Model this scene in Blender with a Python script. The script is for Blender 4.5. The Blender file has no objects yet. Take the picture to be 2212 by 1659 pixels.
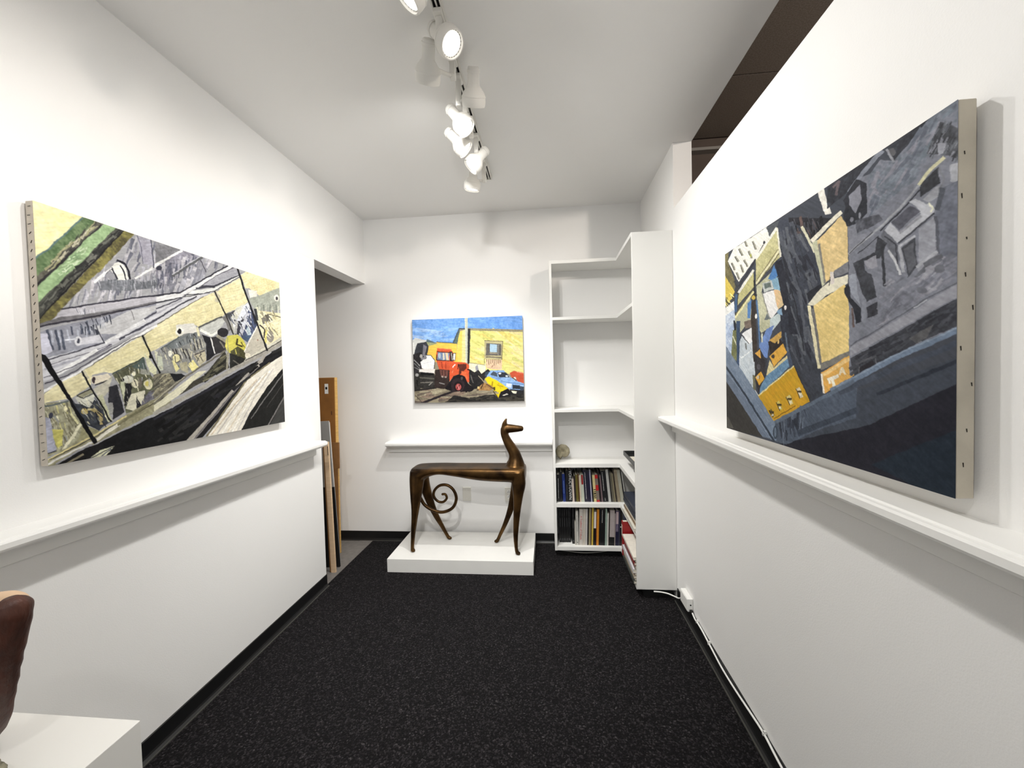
import bpy, bmesh, math, random
import numpy as np
from mathutils import Vector, Matrix, Quaternion

# ------------------------------------------------------------------ camera, world, exposure
scene = bpy.context.scene
COL = scene.collection
random.seed(7)

AX_R = Vector((0.99542223, 0.09215015, -0.02535634))
AX_U = Vector((0.02267636, 0.03001447, 0.99929221))
AX_F = Vector((-0.09284598, 0.99529266, -0.02778744))
cam_data = bpy.data.cameras.new('camera')
cam_data.sensor_width = 36.0
cam_data.lens = 832.22 / 2212.0 * 36.0
cam_data.clip_start = 0.02
cam = bpy.data.objects.new('camera', cam_data)
COL.objects.link(cam)
cam.matrix_world = Matrix((
    (AX_R.x, AX_U.x, -AX_F.x, 0.0),
    (AX_R.y, AX_U.y, -AX_F.y, 0.0),
    (AX_R.z, AX_U.z, -AX_F.z, 1.4184),
    (0, 0, 0, 1)))
scene.camera = cam

world = bpy.data.worlds.new('world')
scene.world = world
world.use_nodes = True
world.node_tree.nodes['Background'].inputs[0].default_value = (0.9, 0.95, 1.0, 1)
world.node_tree.nodes['Background'].inputs[1].default_value = 0.9

scene.view_settings.view_transform = 'Standard'
scene.view_settings.look = 'None'
scene.view_settings.gamma = 1.0
scene.view_settings.use_curve_mapping = False
scene.view_settings.exposure = -0.60
SPOT_W = 46.0            # one track lamp

# room dimensions (metres)
XL, YB, XR, ZC = -1.535, 3.185, 0.763, 2.75
XR2, YD, ZT = 0.869, 2.386, 2.367          # partition thickness, end of low part, its top
YE = -2.6                                   # room end behind the camera
WT = 0.12                                   # left wall thickness
XCL = -2.45                                 # far side of the recess on the left
YO, ZO = 2.462, 2.213                       # opening in the left wall: start, head height

# ------------------------------------------------------------------ helpers
def lin(c):
    return tuple(((v / 255.0) / 12.92 if v / 255.0 <= 0.04045 else ((v / 255.0 + 0.055) / 1.055) ** 2.4) for v in c)

MATS = {}
def mat(name, srgb, rough=0.5, metal=0.0, noise=0.0, nscale=20.0, bump=0.0, bscale=200.0, spec=0.5, emit=None, stretch=None, col2=None, coat=0.0):
    """procedural principled material: base colour broken up by noise, fine bump"""
    if name in MATS:
        return MATS[name]
    m = bpy.data.materials.new(name)
    m.use_nodes = True
    nt = m.node_tree
    b = nt.nodes['Principled BSDF']
    c = lin(srgb)
    b.inputs['Base Color'].default_value = (*c, 1)
    b.inputs['Roughness'].default_value = rough
    b.inputs['Metallic'].default_value = metal
    b.inputs['Specular IOR Level'].default_value = spec
    b.inputs['Coat Weight'].default_value = coat
    tc = nt.nodes.new('ShaderNodeTexCoord')
    mp = nt.nodes.new('ShaderNodeMapping')
    nt.links.new(tc.outputs['Object'], mp.inputs['Vector'])
    if stretch:
        mp.inputs['Scale'].default_value = stretch
    if noise > 0 or col2:
        n = nt.nodes.new('ShaderNodeTexNoise')
        n.inputs['Scale'].default_value = nscale
        n.inputs['Detail'].default_value = 5
        nt.links.new(mp.outputs[0], n.inputs['Vector'])
        r = nt.nodes.new('ShaderNodeValToRGB')
        r.color_ramp.elements[0].position = 0.32
        r.color_ramp.elements[1].position = 0.68
        if col2:
            r.color_ramp.elements[0].color = (*lin(col2), 1)
            r.color_ramp.elements[1].color = (*c, 1)
        else:
            r.color_ramp.elements[0].color = (*[v * (1 - noise) for v in c], 1)
            r.color_ramp.elements[1].color = (*[min(1, v * (1 + noise)) for v in c], 1)
        nt.links.new(n.outputs['Fac'], r.inputs[0])
        nt.links.new(r.outputs[0], b.inputs['Base Color'])
    if bump > 0:
        n2 = nt.nodes.new('ShaderNodeTexNoise')
        n2.inputs['Scale'].default_value = bscale
        n2.inputs['Detail'].default_value = 3
        nt.links.new(mp.outputs[0], n2.inputs['Vector'])
        bp = nt.nodes.new('ShaderNodeBump')
        bp.inputs['Strength'].default_value = bump
        bp.inputs['Distance'].default_value = 0.004
        nt.links.new(n2.outputs['Fac'], bp.inputs['Height'])
        nt.links.new(bp.outputs[0], b.inputs['Normal'])
    if emit:
        b.inputs['Emission Color'].default_value = (*emit[0], 1)
        b.inputs['Emission Strength'].default_value = emit[1]
    MATS[name] = m
    return m

def tag(o, label=None, cat=None, group=None, kind=None):
    if label: o['label'] = label
    if cat: o['category'] = cat
    if group: o['group'] = group
    if kind: o['kind'] = kind
    return o

def empty(name, loc=(0, 0, 0), label=None, cat=None, group=None):
    o = bpy.data.objects.new(name, None)
    o.empty_display_size = 0.05
    COL.objects.link(o)
    o.location = loc
    return tag(o, label, cat, group)

def obj(name, bm, m, parent=None, smooth=False, bevel=0.0, mats=None):
    """link a bmesh as ONE object; world-space vertices are moved into the parent's frame"""
    me = bpy.data.meshes.new(name)
    if smooth:
        for f in bm.faces: f.smooth = True
    bm.to_mesh(me); bm.free()
    if mats:
        for mm in mats: me.materials.append(mm)
    else:
        me.materials.append(m)
    o = bpy.data.objects.new(name, me)
    COL.objects.link(o)
    if parent:
        o.parent = parent
    if bevel > 0:
        md = o.modifiers.new('bevel', 'BEVEL'); md.width = bevel; md.segments = 2; md.limit_method = 'ANGLE'
    return o

def rebase(o, p):
    """shift a world-built mesh so that its origin sits at p"""
    o.data.transform(Matrix.Translation(-Vector(p)))
    o.location = p
    for c in o.children: c.location = Vector(c.location) - Vector(p)
    return o

def box(bm, x0, x1, y0, y1, z0, z1, mi=0):
    vs = [bm.verts.new(p) for p in ((x0,y0,z0),(x1,y0,z0),(x1,y1,z0),(x0,y1,z0),(x0,y0,z1),(x1,y0,z1),(x1,y1,z1),(x0,y1,z1))]
    for f in ((0,3,2,1),(4,5,6,7),(0,1,5,4),(1,2,6,5),(2,3,7,6),(3,0,4,7)):
        fc = bm.faces.new([vs[i] for i in f]); fc.material_index = mi
    return vs

def boxm(*a):
    bm = bmesh.new(); box(bm, *a); return bm

def prism(bm, pts, axis, a, b):
    """extrude a closed polygon. axis 0: pts are (y,z) along x; 1: (x,z) along y; 2: (x,y) along z"""
    def P(p, t):
        return {0: (t, p[0], p[1]), 1: (p[0], t, p[1]), 2: (p[0], p[1], t)}[axis]
    v0 = [bm.verts.new(P(p, a)) for p in pts]
    v1 = [bm.verts.new(P(p, b)) for p in pts]
    n = len(pts)
    for i in range(n):
        bm.faces.new((v0[i], v0[(i+1) % n], v1[(i+1) % n], v1[i]))
    bm.faces.new(v0[::-1]); bm.faces.new(v1)
    bmesh.ops.recalc_face_normals(bm, faces=bm.faces)

def tube(bm, path, seg=12, cap=True, up=None):
    """path: list of (point, r) or (point, r_a, r_b); parallel-transport frame"""
    pts = [Vector(p[0]) for p in path]
    n = len(pts)
    tang = []
    for i in range(n):
        t = (pts[min(i+1, n-1)] - pts[max(i-1, 0)])
        tang.append(t.normalized())
    ref = Vector(up) if up else (Vector((0, 0, 1)) if abs(tang[0].z) < 0.9 else Vector((1, 0, 0)))
    nrm = (ref - tang[0] * ref.dot(tang[0])).normalized()
    rings = []
    for i in range(n):
        nrm = (nrm - tang[i] * nrm.dot(tang[i])).normalized()
        bn = tang[i].cross(nrm)
        ra = path[i][1]; rb = path[i][2] if len(path[i]) > 2 else ra
        rings.append([bm.verts.new(pts[i] + nrm * (ra * math.cos(2*math.pi*k/seg)) + bn * (rb * math.sin(2*math.pi*k/seg))) for k in range(seg)])
    for i in range(n - 1):
        for k in range(seg):
            bm.faces.new((rings[i][k], rings[i][(k+1) % seg], rings[i+1][(k+1) % seg], rings[i+1][k]))
    if cap:
        bm.faces.new(rings[0][::-1]); bm.faces.new(rings[-1])
    return rings

def catmull(pts, sub=6):
    """smooth a list of tuples"""
    P = [np.array(p, float) for p in pts]
    out = []
    for i in range(len(P) - 1):
        p0 = P[max(i-1, 0)]; p1 = P[i]; p2 = P[i+1]; p3 = P[min(i+2, len(P)-1)]
        for k in range(sub):
            t = k / sub
            out.append(tuple(0.5 * ((2*p1) + (-p0+p2)*t + (2*p0-5*p1+4*p2-p3)*t*t + (-p0+3*p1-3*p2+p3)*t**3)))
    out.append(tuple(P[-1]))
    return out

def lathe(bm, prof, seg=28, M=None, mi=0, close=False):
    rings = []
    for r, z in prof:
        ring = []
        for k in range(seg):
            p = Vector((r*math.cos(2*math.pi*k/seg), r*math.sin(2*math.pi*k/seg), z))
            ring.append(bm.verts.new(M @ p if M else p))
        rings.append(ring)
    for i in range(len(rings) - 1):
        for k in range(seg):
            f = bm.faces.new((rings[i][k], rings[i+1][k], rings[i+1][(k+1) % seg], rings[i][(k+1) % seg])); f.material_index = mi
    f = bm.faces.new(rings[0]); f.material_index = mi
    f = bm.faces.new(rings[-1][::-1]); f.material_index = mi
    return rings

def ellipsoid(bm, c, r, seg=16):
    res = bmesh.ops.create_uvsphere(bm, u_segments=seg, v_segments=seg // 2 + 2, radius=1.0)
    bmesh.ops.transform(bm, matrix=Matrix.Translation(c) @ Matrix.Diagonal((*r, 1)), verts=res['verts'])

def copy_tree(o, parent=None):
    c = o.copy(); COL.objects.link(c); c.parent = parent
    for ch in o.children:
        copy_tree(ch, c)
    return c

def text_mesh(body, size, extrude=0.0002):
    cu = bpy.data.curves.new('lettering', 'FONT')
    cu.body = body; cu.size = size; cu.extrude = extrude; cu.resolution_u = 2
    cu.align_x = 'CENTER'; cu.align_y = 'CENTER'
    o = bpy.data.objects.new('lettering', cu); COL.objects.link(o)
    dg = bpy.context.evaluated_depsgraph_get()
    me = bpy.data.meshes.new_from_object(o.evaluated_get(dg))
    bpy.data.objects.remove(o); bpy.data.curves.remove(cu)
    return me

# ------------------------------------------------------------------ materials of the setting
M_WALL = mat('wall_paint', (243, 242, 240), 0.62, bump=0.10, bscale=260, spec=0.25)
M_CEIL = mat('ceiling_paint', (243, 242, 240), 0.75, bump=0.05, bscale=180, spec=0.2)
M_TRIM = mat('trim_paint', (242, 241, 238), 0.38, spec=0.4)
M_SHELF = mat('shelf_white', (238, 237, 233), 0.42, spec=0.4)
M_BASE = mat('black_vinyl', (22, 22, 23), 0.42, noise=0.15, nscale=9, spec=0.4)
M_BLACK = mat('flat_black', (12, 12, 12), 0.6)
M_WHITE = mat('white_plastic', (240, 239, 235), 0.35)

def carpet_material():
    m = bpy.data.materials.new('charcoal_loop_carpet'); m.use_nodes = True
    nt = m.node_tree; b = nt.nodes['Principled BSDF']
    tc = nt.nodes.new('ShaderNodeTexCoord')
    v = nt.nodes.new('ShaderNodeTexVoronoi'); v.inputs['Scale'].default_value = 170
    nt.links.new(tc.outputs['Object'], v.inputs['Vector'])
    n = nt.nodes.new('ShaderNodeTexNoise'); n.inputs['Scale'].default_value = 120; n.inputs['Detail'].default_value = 4
    nt.links.new(tc.outputs['Object'], n.inputs['Vector'])
    r = nt.nodes.new('ShaderNodeValToRGB')
    cr = r.color_ramp
    cr.elements[0].position = 0.0; cr.elements[0].color = (*lin((14, 13, 14)), 1)
    cr.elements[1].position = 1.0; cr.elements[1].color = (*lin((112, 108, 109)), 1)
    e = cr.elements.new(0.55); e.color = (*lin((23, 22, 23)), 1)
    e = cr.elements.new(0.78); e.color = (*lin((48, 45, 47)), 1)
    mx = nt.nodes.new('ShaderNodeMix'); mx.data_type = 'FLOAT'; mx.inputs[0].default_value = 0.42
    sep = nt.nodes.new('ShaderNodeSeparateColor')
    nt.links.new(v.outputs['Color'], sep.inputs[0])
    nt.links.new(sep.outputs[0], mx.inputs[2]); nt.links.new(n.outputs['Fac'], mx.inputs[3])
    nt.links.new(mx.outputs[0], r.inputs[0])
    nt.links.new(r.outputs[0], b.inputs['Base Color'])
    b.inputs['Roughness'].default_value = 0.95
    b.inputs['Specular IOR Level'].default_value = 0.1
    bp = nt.nodes.new('ShaderNodeBump'); bp.inputs['Strength'].default_value = 0.7; bp.inputs['Distance'].default_value = 0.004
    nt.links.new(v.outputs['Distance'], bp.inputs['Height']); bp.invert = True
    nt.links.new(bp.outputs[0], b.inputs['Normal'])
    return m
M_CARPET = carpet_material()

# ------------------------------------------------------------------ the room
def struct(name, bm, m, bevel=0.0, label=None):
    o = obj(name, bm, m, bevel=bevel)
    return tag(o, label, None, None, 'structure')

floor = struct('floor', boxm(XL - WT, XR, YE, YB, -0.06, 0.0), M_CARPET, label='charcoal black loop pile carpet')
struct('floor_recess', boxm(XCL, XL - WT, YE, YB, -0.06, -0.001),
       mat('grey_vinyl_floor', (112, 108, 104), 0.6, noise=0.12, nscale=30), label='grey floor of the recess beyond the left wall')
# strip of grey floor between the wall line and the recess
struct('floor_recess_strip', boxm(XL - WT, XL - 0.005, YO + 0.002, YB, -0.001, 0.002), mat('grey_vinyl_floor', (0, 0, 0)), label='grey floor in the doorway')
struct('ceiling', boxm(XCL, XR2, YE, YB + 0.1, ZC, ZC + 0.1), M_CEIL, label='white painted ceiling')

bm = bmesh.new()
prism(bm, [(YE, 0), (YO, 0), (YO, ZO), (YB, ZO), (YB, ZC), (YE, ZC)], 0, XL - WT, XL)
struct('wall_left', bm, M_WALL, label='white left wall with an opening at its far end')
seam = obj('joint_line', boxm(XL - .0005, XL + .0007, 2.03, YO - .002, 2.2065, 2.2085), M_WALL, bpy.data.objects['wall_left'])
struct('wall_back', boxm(XCL - 0.1, XR2, YB, YB + 0.1, 0, ZC), M_WALL, label='white back wall')
bm = bmesh.new()
prism(bm, [(YE, 0), (YB, 0), (YB, ZC), (YD, ZC), (YD, ZT), (YE, ZT)], 0, XR, XR2)
struct('wall_right', bm, M_WALL, label='white right partition that stops short of the ceiling')
struct('wall_recess_blocker', boxm(XCL, XL - WT, 2.18, 2.28, 0, ZC), mat('recess_paint', (150, 142, 132), 0.7), label='unseen near end wall added to keep light out of the recess')  # unseen wall, added to stop light entering the recess from behind
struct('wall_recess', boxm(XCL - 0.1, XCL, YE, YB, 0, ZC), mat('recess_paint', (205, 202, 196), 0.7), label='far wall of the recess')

# space beyond the right partition: dim acoustic ceiling above a dark room
M_TILE = mat('acoustic_tile', (150, 140, 130), 0.9, noise=0.25, nscale=160, bump=0.3, bscale=300)
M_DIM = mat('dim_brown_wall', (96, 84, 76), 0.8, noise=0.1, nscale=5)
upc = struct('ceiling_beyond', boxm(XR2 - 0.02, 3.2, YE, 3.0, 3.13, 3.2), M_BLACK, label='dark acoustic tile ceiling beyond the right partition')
k = 0
for j in range(10):
    y1 = 2.985 - j * 0.61
    for i in range(3):
        x0 = XR2 + 0.01 + i * 0.61
        t = obj('ceiling_tile', boxm(x0, x0 + 0.60, y1 - 0.60, y1, 3.10, 3.135), M_TILE, upc)
        k += 1
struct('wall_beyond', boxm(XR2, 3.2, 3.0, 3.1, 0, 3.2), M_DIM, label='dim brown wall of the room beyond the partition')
bmh = boxm(XR2 + 0.001, 3.19, 2.94, 3.0, 2.992, 3.012)
struct('trim_beyond', bmh, mat('grey_bar', (150, 146, 140), 0.6), label='pale grey bar on the dark wall beyond the partition')
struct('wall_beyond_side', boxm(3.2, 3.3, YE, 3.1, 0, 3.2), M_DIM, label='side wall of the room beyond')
bl = bpy.data.objects.new('added_ceiling_lamp', None); COL.objects.link(bl); bl.location = (2.3, -.6, 3.10); tag(bl, 'unseen round lamp added to brighten the dim room beyond the partition', 'lamp')  # invented fixture, out of view, added to brighten the space past the partition
bmh = bmesh.new(); lathe(bmh, [(.0001, 0), (.14, 0), (.15, -.02), (.11, -.06), (.0001, -.075)], 24); obj('shade', bmh, mat('added_lamp_shade', (250, 246, 238), .4, emit=((1, .9, .78), 1.5)), bl, smooth=True)
ld = bpy.data.lights.new('lamp', 'POINT'); ld.energy = 260; ld.color = (1, .9, .8); ld.shadow_soft_size = .1
lo = bpy.data.objects.new('lamp', ld); COL.objects.link(lo); lo.parent = bl; lo.location = (0, 0, -.2)
struct('floor_beyond', boxm(XR2, 3.2, YE, 3.0, -0.06, 0.0), M_CARPET, label='carpet of the room beyond')
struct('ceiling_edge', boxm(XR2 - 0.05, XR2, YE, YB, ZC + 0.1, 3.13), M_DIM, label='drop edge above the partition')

# black cove baseboards
BP = [(0, 0), (0.016, 0), (0.016, 0.004), (0.008, 0.012), (0.005, 0.02), (0.005, 0.078), (0.003, 0.08), (0, 0.08)]
bm = bmesh.new(); prism(bm, [(XL + u, z) for u, z in BP], 1, YE, YO)
struct('baseboard_left', bm, M_BASE, label='black vinyl baseboard of the left wall')
bm = bmesh.new(); prism(bm, [(XR - u, z) for u, z in BP], 1, YE, 2.40)
struct('baseboard_right', bm, M_BASE, label='black vinyl baseboard of the right wall')
bm = bmesh.new(); prism(bm, [(YB - u, z) for u, z in BP], 0, XL - 0.35, 0.03)
struct('baseboard_back', bm, M_BASE, label='black vinyl baseboard of the back wall')

M_TOE = mat('vinyl_toe_catchlight', (72, 71, 67), .5)  # grey strip paints the catch-light along the toe of the black vinyl
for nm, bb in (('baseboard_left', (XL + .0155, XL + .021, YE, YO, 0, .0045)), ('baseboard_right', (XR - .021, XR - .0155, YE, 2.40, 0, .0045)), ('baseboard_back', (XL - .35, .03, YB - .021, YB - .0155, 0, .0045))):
    obj('cove_toe_catchlight', boxm(*bb), M_TOE, bpy.data.objects[nm])
# picture ledges (moulded rails), each wall at its own height
def ledge_profile(z0, d):
    return [(0, z0), (d * 0.86, z0), (d * 0.88, z0 - 0.004), (d * 0.97, z0 - 0.005), (d, z0 - 0.010), (d, z0 - 0.024), (d * 0.97, z0 - 0.030),
            (d * 0.90, z0 - 0.033), (d * 0.82, z0 - 0.036), (d * 0.60, z0 - 0.046), (d * 0.40, z0 - 0.050), (0.020, z0 - 0.052), (0.020, z0 - 0.094), (0.017, z0 - 0.096), (0, z0 - 0.096)]
bm = bmesh.new(); prism(bm, [(XL + u, z) for u, z in ledge_profile(1.012, 0.10)], 1, YE, 2.372)
struct('trim_1', bm, M_TRIM, label='white moulded ledge along the left wall')
bm = bmesh.new(); prism(bm, [(YB - u, z) for u, z in ledge_profile(0.866, 0.10)], 0, -1.365, 0.024)
struct('trim_2', bm, M_TRIM, label='short white moulded ledge on the back wall')
bm = bmesh.new(); prism(bm, [(XR - u, z) for u, z in ledge_profile(1.137, 0.10)], 1, YE, 2.411)
struct('trim_3', bm, M_TRIM, label='white moulded ledge along the right wall')

# ------------------------------------------------------------------ paintings
class Canvas:
    """paint polygons and strokes into a colour grid that becomes the vertices of the painted surface"""
    def __init__(self, w, h, corners, crops, base, seed):
        self.w, self.h, self.ss = w, h, 2
        self.W, self.H = w * 2, h * 2
        self.img = np.zeros((self.H, self.W, 3), np.float32)
        self.img[:] = base
        self.rng = np.random.RandomState(seed)
        self.crops = crops
        # homography traced plane -> unit square
        src = np.array(corners, float); dst = np.array([(0, 0), (1, 0), (1, 1), (0, 1)], float)
        A = []
        for (x, y), (u, v) in zip(src, dst):
            A.append([x, y, 1, 0, 0, 0, -u*x, -u*y]); A.append([0, 0, 0, x, y, 1, -v*x, -v*y])
        hh = np.linalg.solve(np.array(A), dst.reshape(-1))
        self.Hm = np.append(hh, 1).reshape(3, 3)
        # wobble field so that edges look brushed
        self.wx = self.field(40) * 0.0016 + self.field(120) * 0.0012
        self.wy = self.field(40) * 0.0016 + self.field(120) * 0.0012
        yy, xx = np.mgrid[0:self.H, 0:self.W]
        self.X = (xx + 0.5) / self.W + self.wx
        self.Y = (yy + 0.5) / self.H + self.wy
        self.tex = self.field(14) * 0.35 + self.field(60) * 0.45 + self.field(190) * 0.45
        self.asp = 1.0
    def field(self, n):
        ny = max(2, int(n * self.H / self.W))
        g = self.rng.uniform(-1, 1, (ny + 2, n + 2))
        ys = np.linspace(0, ny, self.H); xs = np.linspace(0, n, self.W)
        y0 = ys.astype(int); x0 = xs.astype(int)
        fy = (ys - y0)[:, None]; fx = (xs - x0)[None, :]
        fy = fy*fy*(3-2*fy); fx = fx*fx*(3-2*fx)
        a = g[y0][:, x0]; b = g[y0][:, x0+1]; c = g[y0+1][:, x0]; d = g[y0+1][:, x0+1]
        return ((a*(1-fx)+b*fx)*(1-fy) + (c*(1-fx)+d*fx)*fy).astype(np.float32)
    def uv(self, crop, pts):
        ox, oy, s = self.crops[crop]
        P = np.array([(ox + x*s, oy + y*s, 1) for x, y in pts]) @ self.Hm.T
        return P[:, :2] / P[:, 2:3]
    def fill(self, uv, col, amp=0.10, col2=None, alpha=1.0):
        x0, y0 = uv.min(0) - 0.01; x1, y1 = uv.max(0) + 0.01
        i0, i1 = max(0, int(x0*self.W)), min(self.W, int(x1*self.W)+1)
        j0, j1 = max(0, int(y0*self.H)), min(self.H, int(y1*self.H)+1)
        if i0 >= i1 or j0 >= j1: return
        X = self.X[j0:j1, i0:i1]; Y = self.Y[j0:j1, i0:i1]
        ins = np.zeros(X.shape, bool)
        n = len(uv)
        for i in range(n):
            ax, ay = uv[i]; bx, by = uv[(i+1) % n]
            if ay == by: continue
            c = ((ay > Y) != (by > Y)) & (X < (bx-ax)*(Y-ay)/(by-ay)+ax)
            ins ^= c
        t = self.tex[j0:j1, i0:i1][..., None]
        base = np.array(col, np.float32)
        if col2 is not None:
            f = np.clip(0.5 + t, 0, 1)
            base = base*(1-f) + np.array(col2, np.float32)*f
        colr = base * (1 + amp * t) + t * 4 * (amp / 0.1)
        sub = self.img[j0:j1, i0:i1]
        sub[ins] = (sub*(1-alpha) + colr*alpha)[ins]
    def poly(self, crop, pts, col, amp=0.10, col2=None, alpha=1.0):
        self.fill(self.uv(crop, pts), col, amp, col2, alpha)
    def ell(self, crop, c, rx, ry, col, amp=0.08):
        pts = [(c[0]+rx*math.cos(a), c[1]+ry*math.sin(a)) for a in np.linspace(0, 2*math.pi, 18)[:-1]]
        self.poly(crop, pts, col, amp)
    def line(self, crop, pts, w, col, amp=0.10, taper=False):
        """a stroke of width w (in traced pixels)"""
        P = np.array(pts, float)
        for i in range(len(P) - 1):
            d = P[i+1] - P[i]; L = np.hypot(*d)
            if L == 0: continue
            nrm = np.array((-d[1], d[0])) / L * w / 2
            e = d / L * w * 0.2
            self.poly(crop, [P[i]-e+nrm, P[i+1]+e+nrm*(0.5 if taper else 1), P[i+1]+e-nrm*(0.5 if taper else 1), P[i]-e-nrm], col, amp)
    def scatter(self, crop, pts, cols, n, size, ang, seed=0):
        """brush dabs inside a region"""
        rs = np.random.RandomState(seed)
        P = np.array(pts, float); lo, hi = P.min(0), P.max(0)
        k = 0
        for _ in range(n * 8):
            q = rs.uniform(lo, hi)
            ins = False; m = len(P)
            for i in range(m):
                a, b = P[i], P[(i+1) % m]
                if (a[1] > q[1]) != (b[1] > q[1]) and q[0] < (b[0]-a[0])*(q[1]-a[1])/(b[1]-a[1])+a[0]: ins = not ins
            if not ins: continue
            a = ang + rs.uniform(-.25, .25); L = size*rs.uniform(.6, 1.6)
            d = np.array((math.cos(a), math.sin(a)))*L/2
            self.line(crop, [q-d, q+d], size*rs.uniform(.12, .32), cols[rs.randint(len(cols))], 0.12, True)
            k += 1
            if k >= n: break
    def streaks(self, ang, amp, fu=26, fv=230):
        """fine bristle marks along one direction"""
        c, s_ = math.cos(ang), math.sin(ang)
        for k, (a, b, w) in enumerate(((fu, fv, 1.0), (fu*2.3, fv*1.7, .7))):
            u = (self.X*c + self.Y*s_)*a + 40; v = (-self.X*s_ + self.Y*c)*b + 300
            g = self.rng.uniform(-1, 1, (700 + int(b), 120 + int(a)*2))
            u0 = np.floor(u).astype(int); v0 = np.floor(v).astype(int); fu_ = u-u0; fv_ = v-v0
            u0 %= g.shape[1]-1; v0 %= g.shape[0]-1
            n = (g[v0, u0]*(1-fu_)+g[v0, u0+1]*fu_)*(1-fv_) + (g[v0+1, u0]*(1-fu_)+g[v0+1, u0+1]*fu_)*fv_
            self.img *= (1 + amp*w*n)[..., None]; self.img += (amp*w*n*14)[..., None]
    def grid(self):
        s = self.img.reshape(self.h, 2, self.w, 2, 3).mean((1, 3))
        g_ = s.mean(-1, keepdims=True); s = np.clip(g_ + (s - g_) * 0.90, 0, 255) / 255.0 * 0.99
        return np.where(s <= 0.04045, s/12.92, ((s+0.055)/1.055)**2.4)

def paint_material():
    m = bpy.data.materials.new('oil_paint'); m.use_nodes = True
    nt = m.node_tree; b = nt.nodes['Principled BSDF']
    at = nt.nodes.new('ShaderNodeAttribute'); at.attribute_name = 'paint'
    tc = nt.nodes.new('ShaderNodeTexCoord')
    n = nt.nodes.new('ShaderNodeTexNoise'); n.inputs['Scale'].default_value = 120; n.inputs['Detail'].default_value = 6
    nt.links.new(tc.outputs['Object'], n.inputs['Vector'])
    r = nt.nodes.new('ShaderNodeMapRange'); r.inputs[1].default_value = 0.25; r.inputs[2].default_value = 0.75
    r.inputs[3].default_value = 0.92; r.inputs[4].default_value = 1.06
    nt.links.new(n.outputs['Fac'], r.inputs[0])
    mx = nt.nodes.new('ShaderNodeMix'); mx.data_type = 'RGBA'; mx.blend_type = 'MULTIPLY'; mx.inputs[0].default_value = 1.0
    nt.links.new(at.outputs['Color'], mx.inputs[6]); nt.links.new(r.outputs[0], mx.inputs[7])
    nt.links.new(mx.outputs[2], b.inputs['Base Color'])
    b.inputs['Roughness'].default_value = 0.62
    b.inputs['Specular IOR Level'].default_value = 0.12
    bp = nt.nodes.new('ShaderNodeBump'); bp.inputs['Strength'].default_value = 0.15; bp.inputs['Distance'].default_value = 0.002
    nt.links.new(n.outputs['Fac'], bp.inputs['Height']); nt.links.new(bp.outputs[0], b.inputs['Normal'])
    return m
M_PAINT = paint_material()

def painted_surface(cv, origin, eu, ev, parent, lift):
    """grid mesh whose vertices carry the paint colour; origin = top-left, eu / ev = full edge vectors"""
    g = cv.grid(); h, w, _ = g.shape
    o = np.array(origin); eu = np.array(eu); ev = np.array(ev)
    u = np.linspace(0, 1, w); v = np.linspace(0, 1, h)
    P = o + u[None, :, None]*eu + v[:, None, None]*ev + np.array(lift)
    me = bpy.data.meshes.new('painted_surface')
    nv = w*h; nq = (w-1)*(h-1)
    me.vertices.add(nv); me.vertices.foreach_set('co', P.reshape(-1).astype(np.float32))
    idx = np.arange(nv).reshape(h, w)
    q = np.stack([idx[:-1, :-1], idx[1:, :-1], idx[1:, 1:], idx[:-1, 1:]], -1).reshape(-1)
    me.loops.add(nq*4); me.loops.foreach_set('vertex_index', q.astype(np.int32))
    me.polygons.add(nq); me.polygons.foreach_set('loop_start', np.arange(0, nq*4, 4, dtype=np.int32))
    me.polygons.foreach_set('loop_total', np.full(nq, 4, np.int32))
    ca = me.color_attributes.new('paint', 'FLOAT_COLOR', 'POINT')
    rgba = np.ones((nv, 4), np.float32); rgba[:, :3] = g.reshape(-1, 3)
    ca.data.foreach_set('color', rgba.reshape(-1))
    me.update(calc_edges=True)
    me.materials.append(M_PAINT)
    ob = bpy.data.objects.new('painted_surface', me); COL.objects.link(ob); ob.parent = parent
    return ob

# ---- left painting: tilted view of a work room in greys, cream and green
S1 = 300 / 1659.0
cv = Canvas(600, 450, [(77, 430), (607, 615), (612, 915), (97, 1003)],
            {'A': (60, 420, S1), 'B': (340, 500, S1), 'C': (60, 700, S1), 'D': (340, 680, S1)}, (164, 164, 168), 3)
p, l, e = cv.poly, cv.line, cv.ell
GREY = [(130, 131, 142), (178, 178, 188), (150, 150, 160), (108, 110, 124), (192, 190, 196)]
cv.scatter('A', [(800, 500), (1659, 560), (1659, 1200), (500, 1300)], GREY, 130, 150, 1.9, 1)
cv.scatter('B', [(0, 120), (860, 420), (290, 730), (0, 760)], GREY, 110, 150, 1.9, 2)
p('A', [(1330, 500), (1500, 545), (1530, 860), (1400, 830)], (172, 170, 184))
p('A', [(850, 1040), (1100, 1000), (1420, 1050), (1659, 1000), (1659, 1120), (1200, 1150), (870, 1140)], (112, 115, 122), .2)
cv.scatter('A', [(850, 1030), (1659, 1000), (1659, 1130), (870, 1150)], [(85, 90, 96), (140, 142, 150), (170, 172, 180)], 40, 70, 1.5, 3)
p('B', [(0, 120), (330, 235), (300, 300), (100, 370), (0, 400)], (122, 122, 127), .16)
p('B', [(330, 240), (560, 312), (280, 500), (100, 640), (20, 640), (0, 430)], (136, 134, 147), .18)
cv.scatter('B', [(0, 430), (560, 312), (280, 500), (100, 660), (0, 660)], [(95, 97, 112), (165, 163, 175), (120, 121, 133), (188, 186, 192)], 50, 110, 1.75, 4)
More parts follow.
